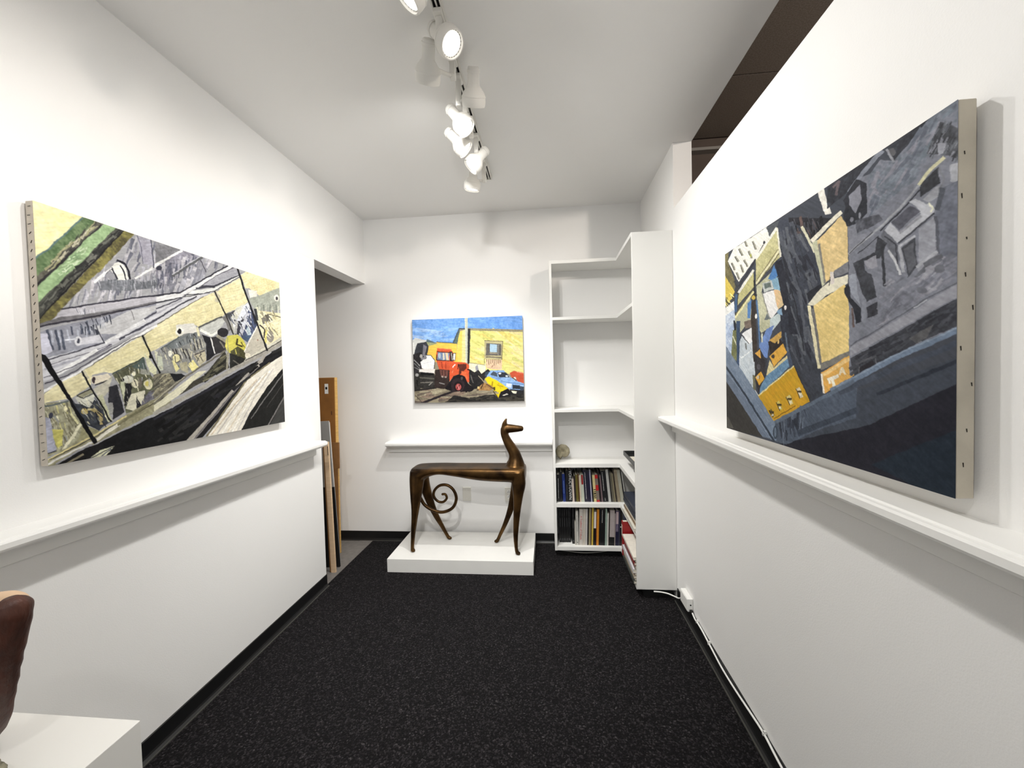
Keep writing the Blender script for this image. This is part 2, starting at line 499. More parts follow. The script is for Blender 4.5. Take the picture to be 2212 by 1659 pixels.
# yellow corner and the green beam
p('A', [(80, 30), (720, 262), (640, 320), (440, 500), (320, 600), (100, 760)], (244, 238, 172), .03, (246, 240, 188))
p('A', [(720, 262), (860, 318), (500, 640), (320, 800), (100, 975), (100, 760), (320, 600), (440, 500), (640, 320)], (88, 116, 76), .14, (112, 132, 92))
l('A', [(700, 270), (440, 495), (320, 605), (120, 745)], 22, (92, 118, 120))
p('A', [(860, 318), (950, 350), (700, 545), (480, 780), (100, 1110), (100, 975), (320, 800), (500, 640)], (96, 94, 84), .2)
cv.scatter('A', [(800, 350), (500, 600), (250, 850), (330, 860), (640, 560), (860, 370)], [(160, 158, 120), (190, 185, 160), (70, 68, 66)], 50, 110, -.75, 5)
l('A', [(910, 372), (700, 562), (440, 792), (100, 1090)], 30, (46, 43, 47))
p('A', [(950, 352), (1085, 400), (880, 590), (640, 830), (480, 960), (300, 1130), (100, 1310), (100, 1110), (480, 780), (700, 560)], (146, 176, 128), .09, (160, 190, 140))
cv.scatter('A', [(640, 650), (740, 640), (600, 850), (380, 1000), (430, 860)], [(190, 214, 170), (210, 226, 190), (126, 158, 116)], 40, 60, -.6, 6)
p('A', [(1085, 400), (1192, 430), (1000, 620), (700, 920), (440, 1180), (100, 1500), (100, 1310), (300, 1130), (480, 960), (640, 830), (880, 590)], (82, 83, 76), .16)
cv.scatter('A', [(1100, 420), (1170, 440), (700, 900), (200, 1400), (170, 1300), (650, 840)], [(60, 62, 58), (105, 106, 98), (48, 48, 48)], 60, 150, -.78, 7)
l('A', [(1190, 432), (1000, 612), (560, 1050), (150, 1470)], 20, (32, 30, 32))
p('A', [(1194, 432), (1302, 480), (1170, 620), (900, 900), (700, 1080), (520, 1240), (350, 1440), (120, 1600), (140, 1480), (440, 1190), (700, 930), (1000, 625)], (98, 92, 62), .16, (128, 122, 66))
# round lamp and bars in the grey field
p('A', [(990, 900), (1060, 822), (1130, 808), (1190, 880), (1225, 1000), (1205, 1026), (1090, 1022), (1060, 930)], (236, 236, 228), .04)
l('A', [(1095, 790), (1180, 830), (1228, 920), (1240, 1012)], 24, (36, 36, 46))
l('A', [(1120, 850), (1172, 930), (1190, 1022)], 16, (40, 40, 50))
l('A', [(945, 950), (1028, 880), (1090, 1010)], 20, (52, 52, 62))
p('A', [(960, 960), (1020, 910), (1050, 1010), (990, 1020)], (150, 150, 158))
l('A', [(815, 1048), (945, 935)], 34, (228, 228, 230)); l('A', [(925, 955), (1025, 882)], 16, (222, 222, 224))
l('A', [(1305, 1005), (1530, 880), (1659, 795)], 24, (234, 234, 232)); l('B', [(0, 408), (320, 240)], 26, (234, 234, 232))
e('A', (1590, 885), 34, 26, (58, 58, 72))
l('A', [(1500, 545), (1530, 885)], 14, (82, 84, 98)); l('A', [(1335, 490), (1385, 640), (1400, 830)], 10, (112, 112, 128))
l('B', [(200, 545), (560, 322)], 26, (92, 94, 96)); l('B', [(200, 522), (545, 306)], 10, (190, 190, 196)); l('B', [(540, 350), (600, 500)], 11, (86, 86, 94))
# beams
p('A', [(330, 1470), (440, 1362), (1000, 1285), (1659, 1210), (1659, 1290), (1000, 1372), (380, 1465)], (188, 186, 194), .06)
cv.scatter('A', [(560, 1370), (840, 1350), (840, 1410), (560, 1430)], [(120, 122, 134), (210, 210, 218)], 16, 50, 1.3, 8)
l('A', [(420, 1358), (1000, 1275), (1659, 1198)], 19, (52, 50, 62))
p('A', [(120, 1530), (380, 1460), (1000, 1385), (1659, 1262), (1659, 1300), (1000, 1440), (300, 1545), (120, 1575)], (112, 110, 114), .15)
l('A', [(130, 1565), (900, 1430), (1659, 1290)], 20, (50, 48, 58))
p('C', [(120, 90), (300, 30), (840, -80), (1350, -200), (1659, -260), (1659, -140), (1300, 20), (900, 212), (600, 300), (120, 400)], (150, 152, 164), .12)
p('A', [(800, 1590), (1240, 1380), (1500, 1340), (1659, 1310), (1400, 1480), (1100, 1659), (860, 1659)], (196, 196, 198), .06)
l('A', [(1240, 1385), (1280, 1500)], 7, (110, 108, 110))
for xa, xb, w in ((232, 300, 34), (330, 385, 28), (398, 440, 26), (520, 530, 22), (640, 640, 24), (720, 735, 26)):
    l('C', [(xa, 60 if xa < 500 else 20), (xb, 285 if xa < 500 else 110)], w, (76, 82, 98))
for xa in (280, 360, 470, 590, 690):
    l('C', [(xa, 60), (xa + 30, 200)], 22, (178, 182, 196))
cv.scatter('A', [(640, 1540), (1000, 1460), (1000, 1500), (840, 1659), (640, 1659)], [(96, 104, 118), (180, 182, 190), (60, 64, 76)], 30, 70, 1.4, 9)
p('C', [(120, 110), (232, 92), (300, 312), (150, 360)], (206, 206, 222), .06)
p('C', [(590, 170), (880, 110), (900, 205), (620, 240)], (204, 204, 212), .06); e('C', (600, 190), 46, 56, (224, 224, 230)); e('C', (603, 190), 18, 30, (70, 72, 86))
l('C', [(815, 0), (905, 208)], 12, (70, 70, 82)); l('C', [(440, 175), (570, 160)], 18, (205, 208, 216))
p('C', [(120, 410), (900, 220), (940, 208), (1300, 20), (1659, -180), (1659, -40), (1400, 60), (1100, 200), (650, 440), (350, 600), (120, 700)], (206, 206, 212), .05)
l('C', [(170, 425), (910, 216), (1310, -5), (1659, -200)], 15, (62, 60, 72)); l('C', [(250, 470), (840, 292), (980, 240)], 9, (96, 94, 106))
l('C', [(200, 520), (620, 395)], 26, (176, 176, 188)); l('C', [(340, 585), (640, 425), (1000, 240)], 12, (80, 78, 92))
l('C', [(350, 572), (820, 300)], 42, (236, 236, 236)); l('C', [(930, 215), (1400, -40)], 40, (230, 230, 232))
l('C', [(1100, 175), (1340, 55), (1659, -110)], 26, (70, 70, 82)); l('C', [(1170, 150), (1350, 80), (1600, -60)], 18, (205, 205, 212))
l('C', [(190, 620), (560, 480), (1000, 260)], 10, (90, 88, 100)); l('C', [(200, 690), (470, 590), (900, 350), (1230, 172)], 14, (70, 68, 80))
l('C', [(170, 790), (640, 540), (1200, 205), (1380, 110), (1659, -30)], 36, (234, 234, 234)); l('C', [(195, 800), (640, 560), (1225, 190), (1370, 135), (1659, -15)], 11, (78, 74, 70))
# beams at the right
p('B', [(0, 780), (290, 745), (870, 428), (960, 452), (300, 790), (0, 855)], (226, 226, 227), .04)
l('B', [(0, 768), (288, 740), (862, 428)], 17, (46, 45, 56)); l('B', [(0, 858), (300, 800)], 18, (58, 58, 66))
p('B', [(0, 870), (310, 800), (560, 740), (700, 735), (560, 790), (0, 1115)], (206, 206, 211), .05)
p('B', [(300, 792), (930, 440), (985, 465), (1000, 540), (690, 668), (480, 692), (330, 770)], (166, 166, 174), .08)
l('B', [(310, 800), (480, 700), (700, 560), (930, 450)], 8, (70, 68, 80)); l('B', [(480, 690), (700, 668), (1000, 545)], 19, (56, 56, 66)); l('B', [(540, 668), (700, 676)], 26, (60, 60, 70))
p('B', [(430, 720), (700, 688), (1080, 506), (1090, 520), (760, 704), (700, 732), (320, 802)], (226, 228, 224), .03)
l('B', [(320, 795), (700, 727), (1075, 520)], 10, (62, 60, 62)); l('B', [(330, 770), (640, 745)], 10, (60, 60, 70))
l('B', [(0, 930), (310, 805)], 16, (80, 80, 92)); l('B', [(0, 1050), (250, 902), (480, 786)], 17, (60, 60, 72)); l('B', [(0, 985), (300, 830)], 20, (172, 172, 182)); l('B', [(0, 1112), (560, 790)], 10, (96, 90, 72))
# cream walls
CR, CR2 = (226, 216, 164), (234, 226, 182)
p('B', [(0, 1118), (560, 794), (700, 738), (820, 1000), (790, 1030), (500, 1160), (470, 1130), (240, 1120), (230, 1200), (270, 1260), (0, 1395)], CR, .04, CR2)
p('B', [(722, 738), (770, 704), (1000, 574), (1100, 860), (1050, 900), (820, 1000)], CR, .04, CR2)
p('B', [(1020, 545), (1085, 500), (1490, 635), (1490, 690), (1230, 790), (1210, 770), (1110, 700), (1070, 700)], (232, 218, 160), .05, CR2)
l('B', [(705, 745), (740, 800), (725, 850)], 50, (206, 198, 170))
p('C', [(120, 860), (350, 692), (640, 562), (740, 720), (560, 830), (500, 870), (120, 930)], (220, 210, 164), .05, CR2)
p('C', [(650, 548), (1360, 138), (1480, 400), (1390, 402), (1000, 580), (900, 560), (760, 600), (740, 720)], CR, .05, CR2)
p('C', [(1380, 138), (1560, 25), (1659, -25), (1659, 232), (1500, 312), (1460, 335)], CR, .04, CR2)
l('C', [(660, 560), (700, 640)], 60, (205, 198, 168)); l('C', [(1375, 150), (1410, 230)], 46, (204, 198, 170))
# clutter on the left
p('C', [(120, 925), (470, 900), (640, 1180), (760, 1330), (380, 1490), (120, 1600), (120, 1000)], (150, 148, 122), .2)
cv.scatter('C', [(210, 930), (470, 910), (620, 1180), (400, 1460), (220, 1500)], [(120, 116, 92), (198, 192, 130), (170, 166, 140), (104, 100, 80), (210, 206, 176), (140, 142, 136)], 70, 90, 1.2, 10)
p('C', [(260, 1230), (400, 1240), (385, 1420), (315, 1445)], (190, 184, 98), .15); p('C', [(170, 1080), (250, 1100), (310, 1490), (180, 1520)], (166, 168, 186), .1)
l('C', [(200, 960), (460, 905)], 20, (96, 104, 104)); e('C', (255, 1070), 26, 36, (60, 62, 78)); e('C', (430, 990), 24, 36, (228, 222, 180))
l('C', [(395, 1480), (610, 1180)], 36, (216, 212, 182)); l('C', [(500, 1050), (575, 1172)], 26, (214, 210, 160)); l('C', [(220, 1520), (310, 1490)], 14, (40, 40, 44))
p('C', [(640, 1190), (830, 1260), (760, 1320), (560, 1380)], (150, 146, 110), .12)
p('C', [(505, 875), (560, 930), (740, 960), (780, 860), (970, 1150), (820, 1255), (690, 1195)], (54, 58, 66), .2)
p('C', [(545, 860), (790, 815), (765, 900), (720, 985), (600, 935)], (206, 206, 192), .08)
p('C', [(565, 835), (755, 755), (778, 800), (620, 872)], (148, 146, 120)); l('C', [(565, 838), (755, 752)], 12, (30, 30, 32)); l('C', [(570, 842), (650, 872), (770, 812)], 10, (50, 50, 50))
p('C', [(752, 620), (950, 578), (995, 640), (800, 705), (752, 695)], (224, 214, 192), .06); e('C', (778, 660), 20, 36, (60, 48, 54)); l('C', [(800, 712), (930, 665)], 16, (40, 40, 44))
p('C', [(770, 760), (930, 665), (1000, 600), (962, 780), (900, 852), (820, 852)], (190, 186, 168), .12)
e('C', (660, 1025), 42, 38, (182, 162, 98)); l('C', [(700, 1000), (790, 1010)], 22, (198, 186, 140)); l('C', [(760, 1005), (850, 1080), (855, 1180)], 46, (166, 150, 100)); l('C', [(790, 1040), (820, 1180)], 20, (34, 34, 42))
l('C', [(850, 850), (955, 1140)], 58, (186, 186, 152)); e('C', (985, 985), 44, 80, (150, 150, 146))
p('C', [(960, 740), (1060, 715), (1130, 1045), (990, 1132), (1000, 930), (940, 930)], (44, 44, 50), .15)
p('C', [(1000, 600), (1385, 405), (1420, 560), (1520, 700), (1535, 855), (1330, 985), (1150, 1065), (1090, 720)], (96, 98, 76), .2)
p('C', [(1230, 500), (1385, 405), (1412, 545), (1300, 540)], (82, 96, 92)); l('C', [(1000, 590), (1180, 500), (1385, 398)], 12, (52, 66, 60))
l('C', [(1120, 690), (1150, 930)], 44, (186, 190, 160)); l('C', [(1195, 720), (1165, 950)], 76, (34, 34, 36)); e('C', (1185, 655), 66, 46, (206, 206, 190)); e('C', (1125, 660), 20, 22, (40, 40, 44))
e('C', (1258, 588), 26, 30, (238, 234, 206)); e('C', (1270, 705), 40, 52, (222, 216, 186)); e('C', (1330, 700), 26, 60, (110, 104, 92)); e('C', (1428, 718), 54, 60, (216, 210, 176)); e('C', (1415, 712), 24, 30, (214, 202, 110))
l('C', [(1350, 560), (1440, 580)], 60, (150, 152, 140)); p('C', [(1220, 830), (1380, 785), (1392, 880), (1280, 1045), (1145, 1000)], (216, 212, 188), .08); p('C', [(1280, 865), (1335, 965), (1280, 1020)], (34, 34, 40))
p('C', [(1430, 800), (1530, 770), (1530, 860), (1330, 975), (1340, 940)], (106, 104, 116), .2)
p('C', [(1385, 340), (1460, 425), (1565, 585), (1545, 645), (1440, 562), (1408, 440)], (214, 214, 178), .08); p('C', [(1500, 305), (1605, 380), (1592, 570), (1560, 560)], (206, 206, 178), .08)
p('C', [(1580, 290), (1659, 248), (1700, 560), (1600, 562)], (130, 140, 136), .12); p('C', [(1520, 660), (1700, 560), (1700, 800), (1535, 862)], (142, 136, 116), .2)
p('D', [(-60, 720), (130, 668), (250, 690), (335, 742), (180, 842), (-60, 1000)], (112, 108, 94), .25)
cv.scatter('D', [(-50, 730), (120, 690), (160, 800), (-50, 960)], [(170, 164, 136), (80, 78, 70), (140, 134, 112)], 40, 70, -.6, 11)
p('D', [(120, 672), (250, 690), (335, 742), (200, 805)], (30, 32, 36), .15)
# clutter in the middle
p('B', [(0, 1420), (270, 1258), (450, 1150), (540, 1260), (582, 1350), (572, 1545), (330, 1700), (-20, 1700)], (142, 143, 140), .15)
p('B', [(100, 1372), (320, 1250), (470, 1195), (495, 1290), (400, 1335), (150, 1432)], (118, 124, 126), .12)
l('B', [(40, 1405), (100, 1372), (280, 1258)], 16, (88, 98, 100))
for k, xa in enumerate((425, 445, 465, 485, 505, 525)):
    l('B', [(xa, 1320 - 6*k), (xa + 22, 1425 - 6*k)], 11, (58, 56, 60) if k % 2 == 0 else (196, 190, 172))
for xa in (180, 215, 255, 300, 340):
    l('B', [(xa, 1410), (xa + 40, 1520)], 16, (66, 62, 62) if xa != 255 else (205, 200, 186))
p('B', [(0, 1480), (50, 1500), (60, 1659), (0, 1659)], (190, 196, 176), .08); e('B', (152, 1462), 24, 34, (236, 234, 216)); e('B', (226, 1516), 52, 54, (70, 68, 66)); e('B', (222, 1516), 44, 46, (228, 220, 166))
p('B', [(165, 1540), (200, 1550), (265, 1640), (215, 1680)], (224, 216, 152), .06); p('B', [(260, 1580), (350, 1560), (360, 1700), (280, 1659)], (170, 164, 136), .12)
p('B', [(430, 1472), (560, 1415), (582, 1545), (500, 1620)], (190, 182, 154), .12); l('B', [(440, 1480), (560, 1430)], 14, (80, 76, 84)); l('B', [(520, 1470), (470, 1560)], 12, (90, 86, 86)); l('B', [(410, 1440), (390, 1530)], 20, (200, 194, 170))
p('B', [(360, 1600), (420, 1535), (492, 1640), (420, 1700)], (236, 226, 152), .05)
p('B', [(225, 1120), (440, 1105), (500, 1200), (440, 1220), (300, 1232), (270, 1265), (228, 1210)], (228, 226, 218), .05); e('B', (268, 1200), 46, 56, (240, 238, 224)); e('B', (266, 1198), 22, 32, (30, 28, 32))
p('B', [(500, 1160), (780, 1038), (815, 1080), (760, 1162), (690, 1232), (650, 1262), (560, 1202)], (196, 198, 192), .08); l('B', [(500, 1158), (640, 1090), (780, 1034)], 22, (84, 86, 84)); l('B', [(520, 1190), (650, 1256), (745, 1200)], 30, (238, 238, 228))
l('B', [(480, 1160), (500, 1260)], 30, (224, 218, 180))
p('B', [(530, 1235), (640, 1280), (692, 1480), (582, 1562), (582, 1350)], (36, 36, 42), .15); p('B', [(640, 1280), (740, 1260), (820, 1330), (820, 1432), (690, 1482)], (50, 48, 50), .15)
l('B', [(640, 1285), (680, 1470)], 14, (226, 226, 224)); e('B', (785, 1220), 66, 56, (44, 42, 46)); l('B', [(720, 1262), (820, 1330)], 36, (150, 146, 128)); l('B', [(750, 1330), (800, 1400)], 18, (120, 116, 106))
p('B', [(820, 1000), (880, 985), (1000, 920), (1050, 890), (960, 1082), (880, 1092)], (72, 74, 78), .12); p('B', [(780, 1040), (830, 1020), (900, 1180), (850, 1210), (820, 1100)], (120, 118, 116), .1)
p('B', [(880, 1062), (950, 935), (1052, 880), (1000, 1082)], (214, 214, 198), .08); p('B', [(1040, 905), (1112, 866), (1114, 945), (1000, 1085), (955, 1085)], (222, 226, 236), .04)
p('B', [(975, 1090), (1060, 1050), (1000, 1250), (930, 1245)], (60, 60, 70), .1); p('B', [(880, 1095), (975, 1095), (950, 1245), (890, 1205)], (188, 188, 184), .1); e('B', (925, 1140), 16, 22, (236, 236, 230))
p('B', [(1000, 1262), (1080, 1000), (1122, 930), (1205, 1130), (1080, 1345), (1010, 1292)], (76, 86, 116), .16); l('B', [(1090, 1000), (1000, 1245)], 42, (200, 202, 212)); l('B', [(1118, 950), (1130, 1150)], 9, (230, 232, 238)); l('B', [(1150, 1000), (1180, 1120)], 26, (50, 56, 72)); p('B', [(1060, 1200), (1090, 1140), (1130, 1250), (1080, 1260)], (176, 192, 200)); p('B', [(1010, 1262), (1130, 1255), (1080, 1345)], (72, 92, 120), .1)
l('B', [(890, 1090), (910, 1240)], 22, (170, 168, 158))
p('B', [(830, 1262), (960, 1248), (1020, 1300), (1062, 1372), (1040, 1442), (960, 1482), (850, 1462), (808, 1382)], (216, 208, 84), .10, (206, 198, 92))
p('B', [(870, 1442), (960, 1385), (1050, 1450), (1055, 1545), (960, 1585), (880, 1545)], (84, 82, 52), .25); l('B', [(955, 1300), (945, 1365), (1015, 1390)], 20, (70, 62, 36)); l('B', [(1000, 1340), (1040, 1400)], 12, (96, 88, 40)); l('B', [(930, 1420), (940, 1480)], 12, (196, 190, 90)); l('B', [(835, 1280), (850, 1460)], 12, (170, 166, 110))
p('B', [(1200, 1143), (1312, 1432), (1080, 1535), (1035, 1452)], (190, 184, 168), .06); l('B', [(1200, 1148), (1038, 1452)], 14, (236, 232, 222)); e('B', (1200, 1315), 9, 10, (150, 120, 105))
e('B', (1075, 1500), 34, 30, (226, 218, 196))
# shelf and cream area at the right edge
p('B', [(1100, 822), (1230, 790), (1490, 688), (1490, 965), (1180, 965)], (166, 171, 158), .12)
for k in range(11):
    l('B', [(1210 + 25*k, 900 + (k % 3)*16), (1205 + 25*k, 1010 + (k % 4)*14)], 9, ((104, 112, 100), (208, 210, 190), (140, 146, 130))[k % 3])
p('B', [(1180, 960), (1490, 1005), (1495, 1285), (1320, 1402), (1210, 1140)], (222, 213, 164), .08, (230, 222, 186)); p('B', [(1250, 1060), (1332, 1008), (1392, 1090), (1270, 1145)], (110, 106, 98), .2); l('B', [(1270, 1140), (1390, 1095)], 16, (226, 222, 200)); l('B', [(1340, 1012), (1490, 1052)], 10, (90, 86, 74))
l('B', [(1200, 930), (1220, 1120)], 34, (206, 206, 178)); p('B', [(1100, 715), (1205, 728), (1205, 800), (1120, 812)], (228, 224, 212), .05); e('B', (1440, 820), 32, 40, (232, 230, 218)); e('B', (1442, 826), 14, 22, (64, 60, 66))
e('B', (1352, 1275), 44, 72, (142, 136, 128)); l('B', [(1310, 1200), (1290, 1350)], 26, (222, 210, 120)); l('B', [(1230, 1140), (1290, 1190), (1280, 1290)], 16, (64, 60, 62)); l('B', [(1180, 950), (1200, 1080)], 30, (52, 56, 60))
# counter, rim and black bodywork
p('C', [(150, 1660), (380, 1480), (760, 1310), (1140, 1080), (1659, 800), (1700, 960), (1200, 1200), (800, 1395), (200, 1720)], (150, 146, 116), .15)
l('C', [(200, 1600), (800, 1290), (1150, 1090)], 16, (216, 202, 142)); l('C', [(230, 1600), (760, 1335), (1180, 1110), (1659, 850)], 10, (60, 56, 50)); l('C', [(780, 1372), (1060, 1188)], 38, (228, 224, 208)); l('C', [(200, 1650), (560, 1470), (760, 1385)], 22, (214, 212, 206)); l('C', [(1050, 1190), (1420, 960)], 26, (120, 116, 88))
p('D', [(-60, 1080), (470, 690), (582, 678), (420, 800), (250, 965), (-60, 1150)], (220, 216, 188), .06); p('D', [(240, 968), (420, 800), (560, 720), (805, 440), (855, 645), (500, 825)], (60, 58, 50), .2)
cv.scatter('D', [(560, 740), (790, 500), (800, 640), (600, 780)], [(120, 116, 92), (40, 40, 36), (90, 88, 70)], 30, 120, -.6, 12); l('D', [(-60, 1060), (330, 742), (815, 440)], 22, (112, 108, 98)); l('D', [(-60, 1036), (310, 745)], 9, (190, 184, 160)); l('D', [(842, 465), (822, 665)], 24, (152, 148, 130))
p('D', [(858, 470), (1055, 545), (1000, 605), (862, 655)], (40, 40, 38), .2); l('D', [(900, 560), (980, 610)], 14, (110, 106, 96)); p('D', [(1050, 545), (1495, 280), (1495, 350), (1320, 430), (1000, 610)], (206, 202, 184), .06)
l('D', [(-60, 1175), (500, 892), (900, 662), (1310, 462), (1500, 350)], 46, (164, 160, 150)); l('D', [(1050, 560), (1300, 440), (1500, 320)], 10, (60, 58, 56))
p('C', [(150, 1760), (500, 1530), (800, 1410), (1100, 1270), (1500, 1092), (1700, 1000), (1700, 1500), (900, 1660), (400, 1760)], (22, 22, 24), .15)
p('D', [(-100, 1245), (500, 932), (900, 716), (1250, 540), (1510, 382), (1510, 525), (1260, 655), (1000, 905), (640, 1185), (280, 1560), (-100, 1640)], (22, 22, 24), .15)
l('D', [(-60, 1240), (700, 850), (1100, 640)], 26, (42, 42, 50)); l('C', [(300, 1650), (560, 1500), (740, 1420)], 20, (150, 150, 156)); l('C', [(420, 1650), (640, 1530)], 22, (130, 122, 100))
p('C', [(660, 1620), (830, 1488), (1002, 1438), (900, 1562), (800, 1592)], (196, 196, 166), .1); l('C', [(700, 1590), (990, 1450)], 10, (60, 60, 66)); l('C', [(820, 1580), (960, 1480)], 12, (70, 72, 96))
p('D', [(280, 1530), (560, 1250), (900, 880), (1180, 590), (1310, 465), (1225, 640), (1000, 870), (700, 1170), (440, 1490)], (168, 162, 152), .08); l('D', [(400, 1500), (760, 1090), (1180, 640)], 20, (108, 104, 106)); l('D', [(460, 1490), (760, 1150), (1080, 790), (1270, 620)], 54, (26, 25, 28))
p('D', [(560, 1480), (870, 1060), (1060, 800), (1350, 590), (1510, 495), (1510, 640), (1300, 880), (1080, 1190), (970, 1400)], (226, 220, 206), .05)
for k, c in enumerate(((206, 190, 165), (190, 184, 176), (236, 232, 222), (212, 200, 178), (240, 236, 226), (198, 192, 184))):
    l('D', [(620 + 62*k, 1440 - 8*k), (900 + 50*k, 1090 - 20*k), (1180 + 40*k, 790 - 25*k)], 15, c)
l('D', [(560, 1460), (870, 1040), (1060, 790), (1340, 590)], 16, (120, 112, 84))
p('D', [(965, 1410), (1090, 1180), (1300, 880), (1510, 640), (1530, 1330)], (29, 29, 28), .12); l('D', [(1095, 1255), (1300, 980), (1505, 715)], 12, (112, 110, 108)); l('D', [(1290, 1120), (1505, 830)], 8, (66, 64, 62)); p('D', [(1325, 1330), (1510, 990), (1530, 1320)], (60, 60, 58), .05); l('D', [(1305, 1330), (1500, 1000)], 15, (118, 114, 112))

MIX = [(70, 70, 72), (196, 190, 160), (150, 148, 140), (226, 220, 190), (110, 108, 92), (46, 46, 50), (176, 178, 182)]
cv.scatter('B', [(30, 1430), (280, 1290), (470, 1230), (570, 1360), (560, 1530), (330, 1640), (20, 1640)], MIX, 60, 46, 1.25, 13)
cv.scatter('B', [(840, 1020), (1090, 900), (1190, 1120), (1010, 1250), (860, 1220)], [(60, 62, 72), (196, 200, 206), (110, 116, 132), (230, 230, 226)], 34, 60, 1.1, 14)
cv.scatter('C', [(560, 900), (780, 880), (960, 1130), (820, 1230), (700, 1180)], MIX, 30, 56, 1.0, 15)
cv.scatter('C', [(1010, 620), (1380, 430), (1500, 700), (1500, 850), (1160, 1040)], MIX, 46, 46, 1.3, 16)
cv.scatter('B', [(1220, 970), (1470, 1010), (1480, 1270), (1330, 1380)], [(200, 190, 140), (236, 230, 196), (150, 144, 120), (100, 96, 84)], 28, 56, 1.0, 17)
cv.scatter('D', [(0, 1260), (1200, 600), (1490, 420), (640, 1150), (60, 1560)], [(32, 32, 36), (14, 14, 15), (40, 40, 40)], 40, 170, -.55, 18)
# posts
p('C', [(150, 330), (205, 350), (250, 400), (480, 830), (800, 1390), (760, 1415), (660, 1250), (440, 840), (150, 400)], (14, 14, 18), .1)
l('C', [(640, 545), (780, 820), (880, 980), (970, 1155)], 22, (22, 22, 24), .1); l('C', [(1365, 132), (1480, 392), (1572, 585)], 21, (26, 26, 28), .1); e('C', (1468, 385), 22, 22, (24, 24, 26))
l('B', [(702, 735), (820, 1000), (912, 1245)], 16, (50, 48, 46), .1); l('B', [(980, 455), (1050, 700), (1120, 900), (1200, 1130), (1312, 1440)], 21, (32, 32, 34), .1)
l('D', [(0, 640), (20, 700)], 16, (30, 30, 30))

cv.streaks(-.55, .055)
M_CANVAS = mat('raw_canvas', (205, 196, 182), 0.8, noise=0.08, nscale=60, bump=0.15, bscale=600)
M_WOODLT = mat('pine_stretcher', (206, 176, 130), 0.6, noise=0.15, nscale=8, stretch=(1, 1, 12))
M_STAPLE = mat('dark_staple', (52, 48, 44), 0.4, metal=0.6)

def wall_painting(name, label, base, cvs, front, back, wall, y0, y1, z0, z1, side, edge_mat):
    """canvas hung on a side wall. front/back/wall are x planes; y0 = near edge, y1 = far edge"""
    root = empty(name, base, label, 'painting', None)
    def ch(n, bm, m, **k):
        bm.transform(Matrix.Translation(-Vector(base))); return obj(n, bm, m, root, **k)
    lo, hi = sorted((front, back))
    ch('stretched_canvas', boxm(lo, hi, y0, y1, z0, z1), edge_mat, bevel=0.002)
    lo2, hi2 = sorted((back, wall))
    s = 0.05
    bm = bmesh.new()
    box(bm, lo2, hi2, y0+s, y1-s, z0+s, z0+s+0.045); box(bm, lo2, hi2, y0+s, y1-s, z1-s-0.045, z1-s)
    box(bm, lo2, hi2, y0+s, y0+s+0.045, z0+s+0.045, z1-s-0.045); box(bm, lo2, hi2, y1-s-0.045, y1-s, z0+s+0.045, z1-s-0.045)
    ch('stretcher_frame', bm, M_WOODLT)
    b = np.array(base)
    if side < 0:   # left wall: picture's left edge is the near one
        o = np.array((front, y0, z1)) - b; eu = (0, y1 - y0, 0); lift = (0.0008, 0, 0)
    else:
        o = np.array((front, y1, z1)) - b; eu = (0, y0 - y1, 0); lift = (-0.0008, 0, 0)
    painted_surface(cvs, o, eu, (0, 0, z0 - z1), root, lift)
    return root

LP = (-1.502, -1.527, 1.017, 2.066, 1.174, 1.9645)
lp = wall_painting('painting', 'large tilted workshop painting in grey, cream and green on the left wall', (XL + 0.001, 1.54, LP[4]), cv,
                   LP[0], LP[1], XL, LP[2], LP[3], LP[4], LP[5], -1, M_CANVAS)
# staples up the near edge of the canvas
bm = boxm(-0.0045, 0.0045, -0.0008, 0.0008, -0.0007, 0.0007)
st_me = bpy.data.meshes.new('staple'); bm.to_mesh(st_me); bm.free(); st_me.materials.append(M_STAPLE)
for i in range(30):
    st = bpy.data.objects.new('staple', st_me); COL.objects.link(st); st.parent = lp
    z = LP[4] + 0.02 + i * 0.026
    st.location = Vector((-1.5145 + random.uniform(-.002, .002), LP[2] - 0.0004, z)) - Vector(lp.location)
    st.rotation_euler = (0, -(0.9 if 5 < i < 27 else 0.1) + random.uniform(-.35, .35), 0)

# ---- right painting: roofs and streets seen from above
S2, S3 = 300 / 1659.0, 340 / 1659.0
cv = Canvas(520, 500, [(1567, 550), (2058, 222), (2080, 1065), (1570, 928)],
            {'E': (1550, 480, S2), 'F': (1550, 700, S2), 'G': (1800, 200, S3), 'H': (1800, 500, S3), 'I': (1540, 180, 672 / 1186.0)}, (70, 74, 84), 11)
p, l, e = cv.poly, cv.line, cv.ell
# central dark ground
p('E', [(700, -60), (1400, -60), (1500, 300), (1280, 760), (1100, 935), (1240, 1700), (880, 1700), (770, 1220), (690, 470), (740, 300)], (64, 68, 80), .12)
p('F', [(860, 300), (1180, 200), (1260, 540), (1320, 790), (1130, 900), (880, 400)], (62, 66, 76), .12)
p('E', [(860, -60), (1400, -60), (1140, 205), (1010, 35), (860, 20)], (42, 42, 48), .2)
cv.scatter('E', [(860, -40), (1270, -40), (1140, 200), (900, 160)], [(30, 30, 34), (74, 74, 82), (104, 84, 80)], 40, 90, 1.3, 21)
cv.scatter('E', [(760, 200), (1000, 60), (1240, 740), (1100, 900), (1200, 1600), (920, 1600)], [(56, 60, 70), (82, 86, 96), (48, 50, 60), (94, 98, 106)], 90, 190, 1.2, 22)
l('E', [(760, 180), (860, 480), (1000, 820), (1080, 1400)], 34, (88, 92, 102)); p('E', [(700, 470), (780, 432), (890, 1000), (980, 1310), (840, 1310), (770, 900)], (44, 46, 56), .15)
l('E', [(800, 430), (960, 1000), (1060, 1500)], 14, (44, 46, 54)); p('E', [(1080, 820), (1250, 700), (1270, 770), (1110, 920)], (44, 46, 54), .12)
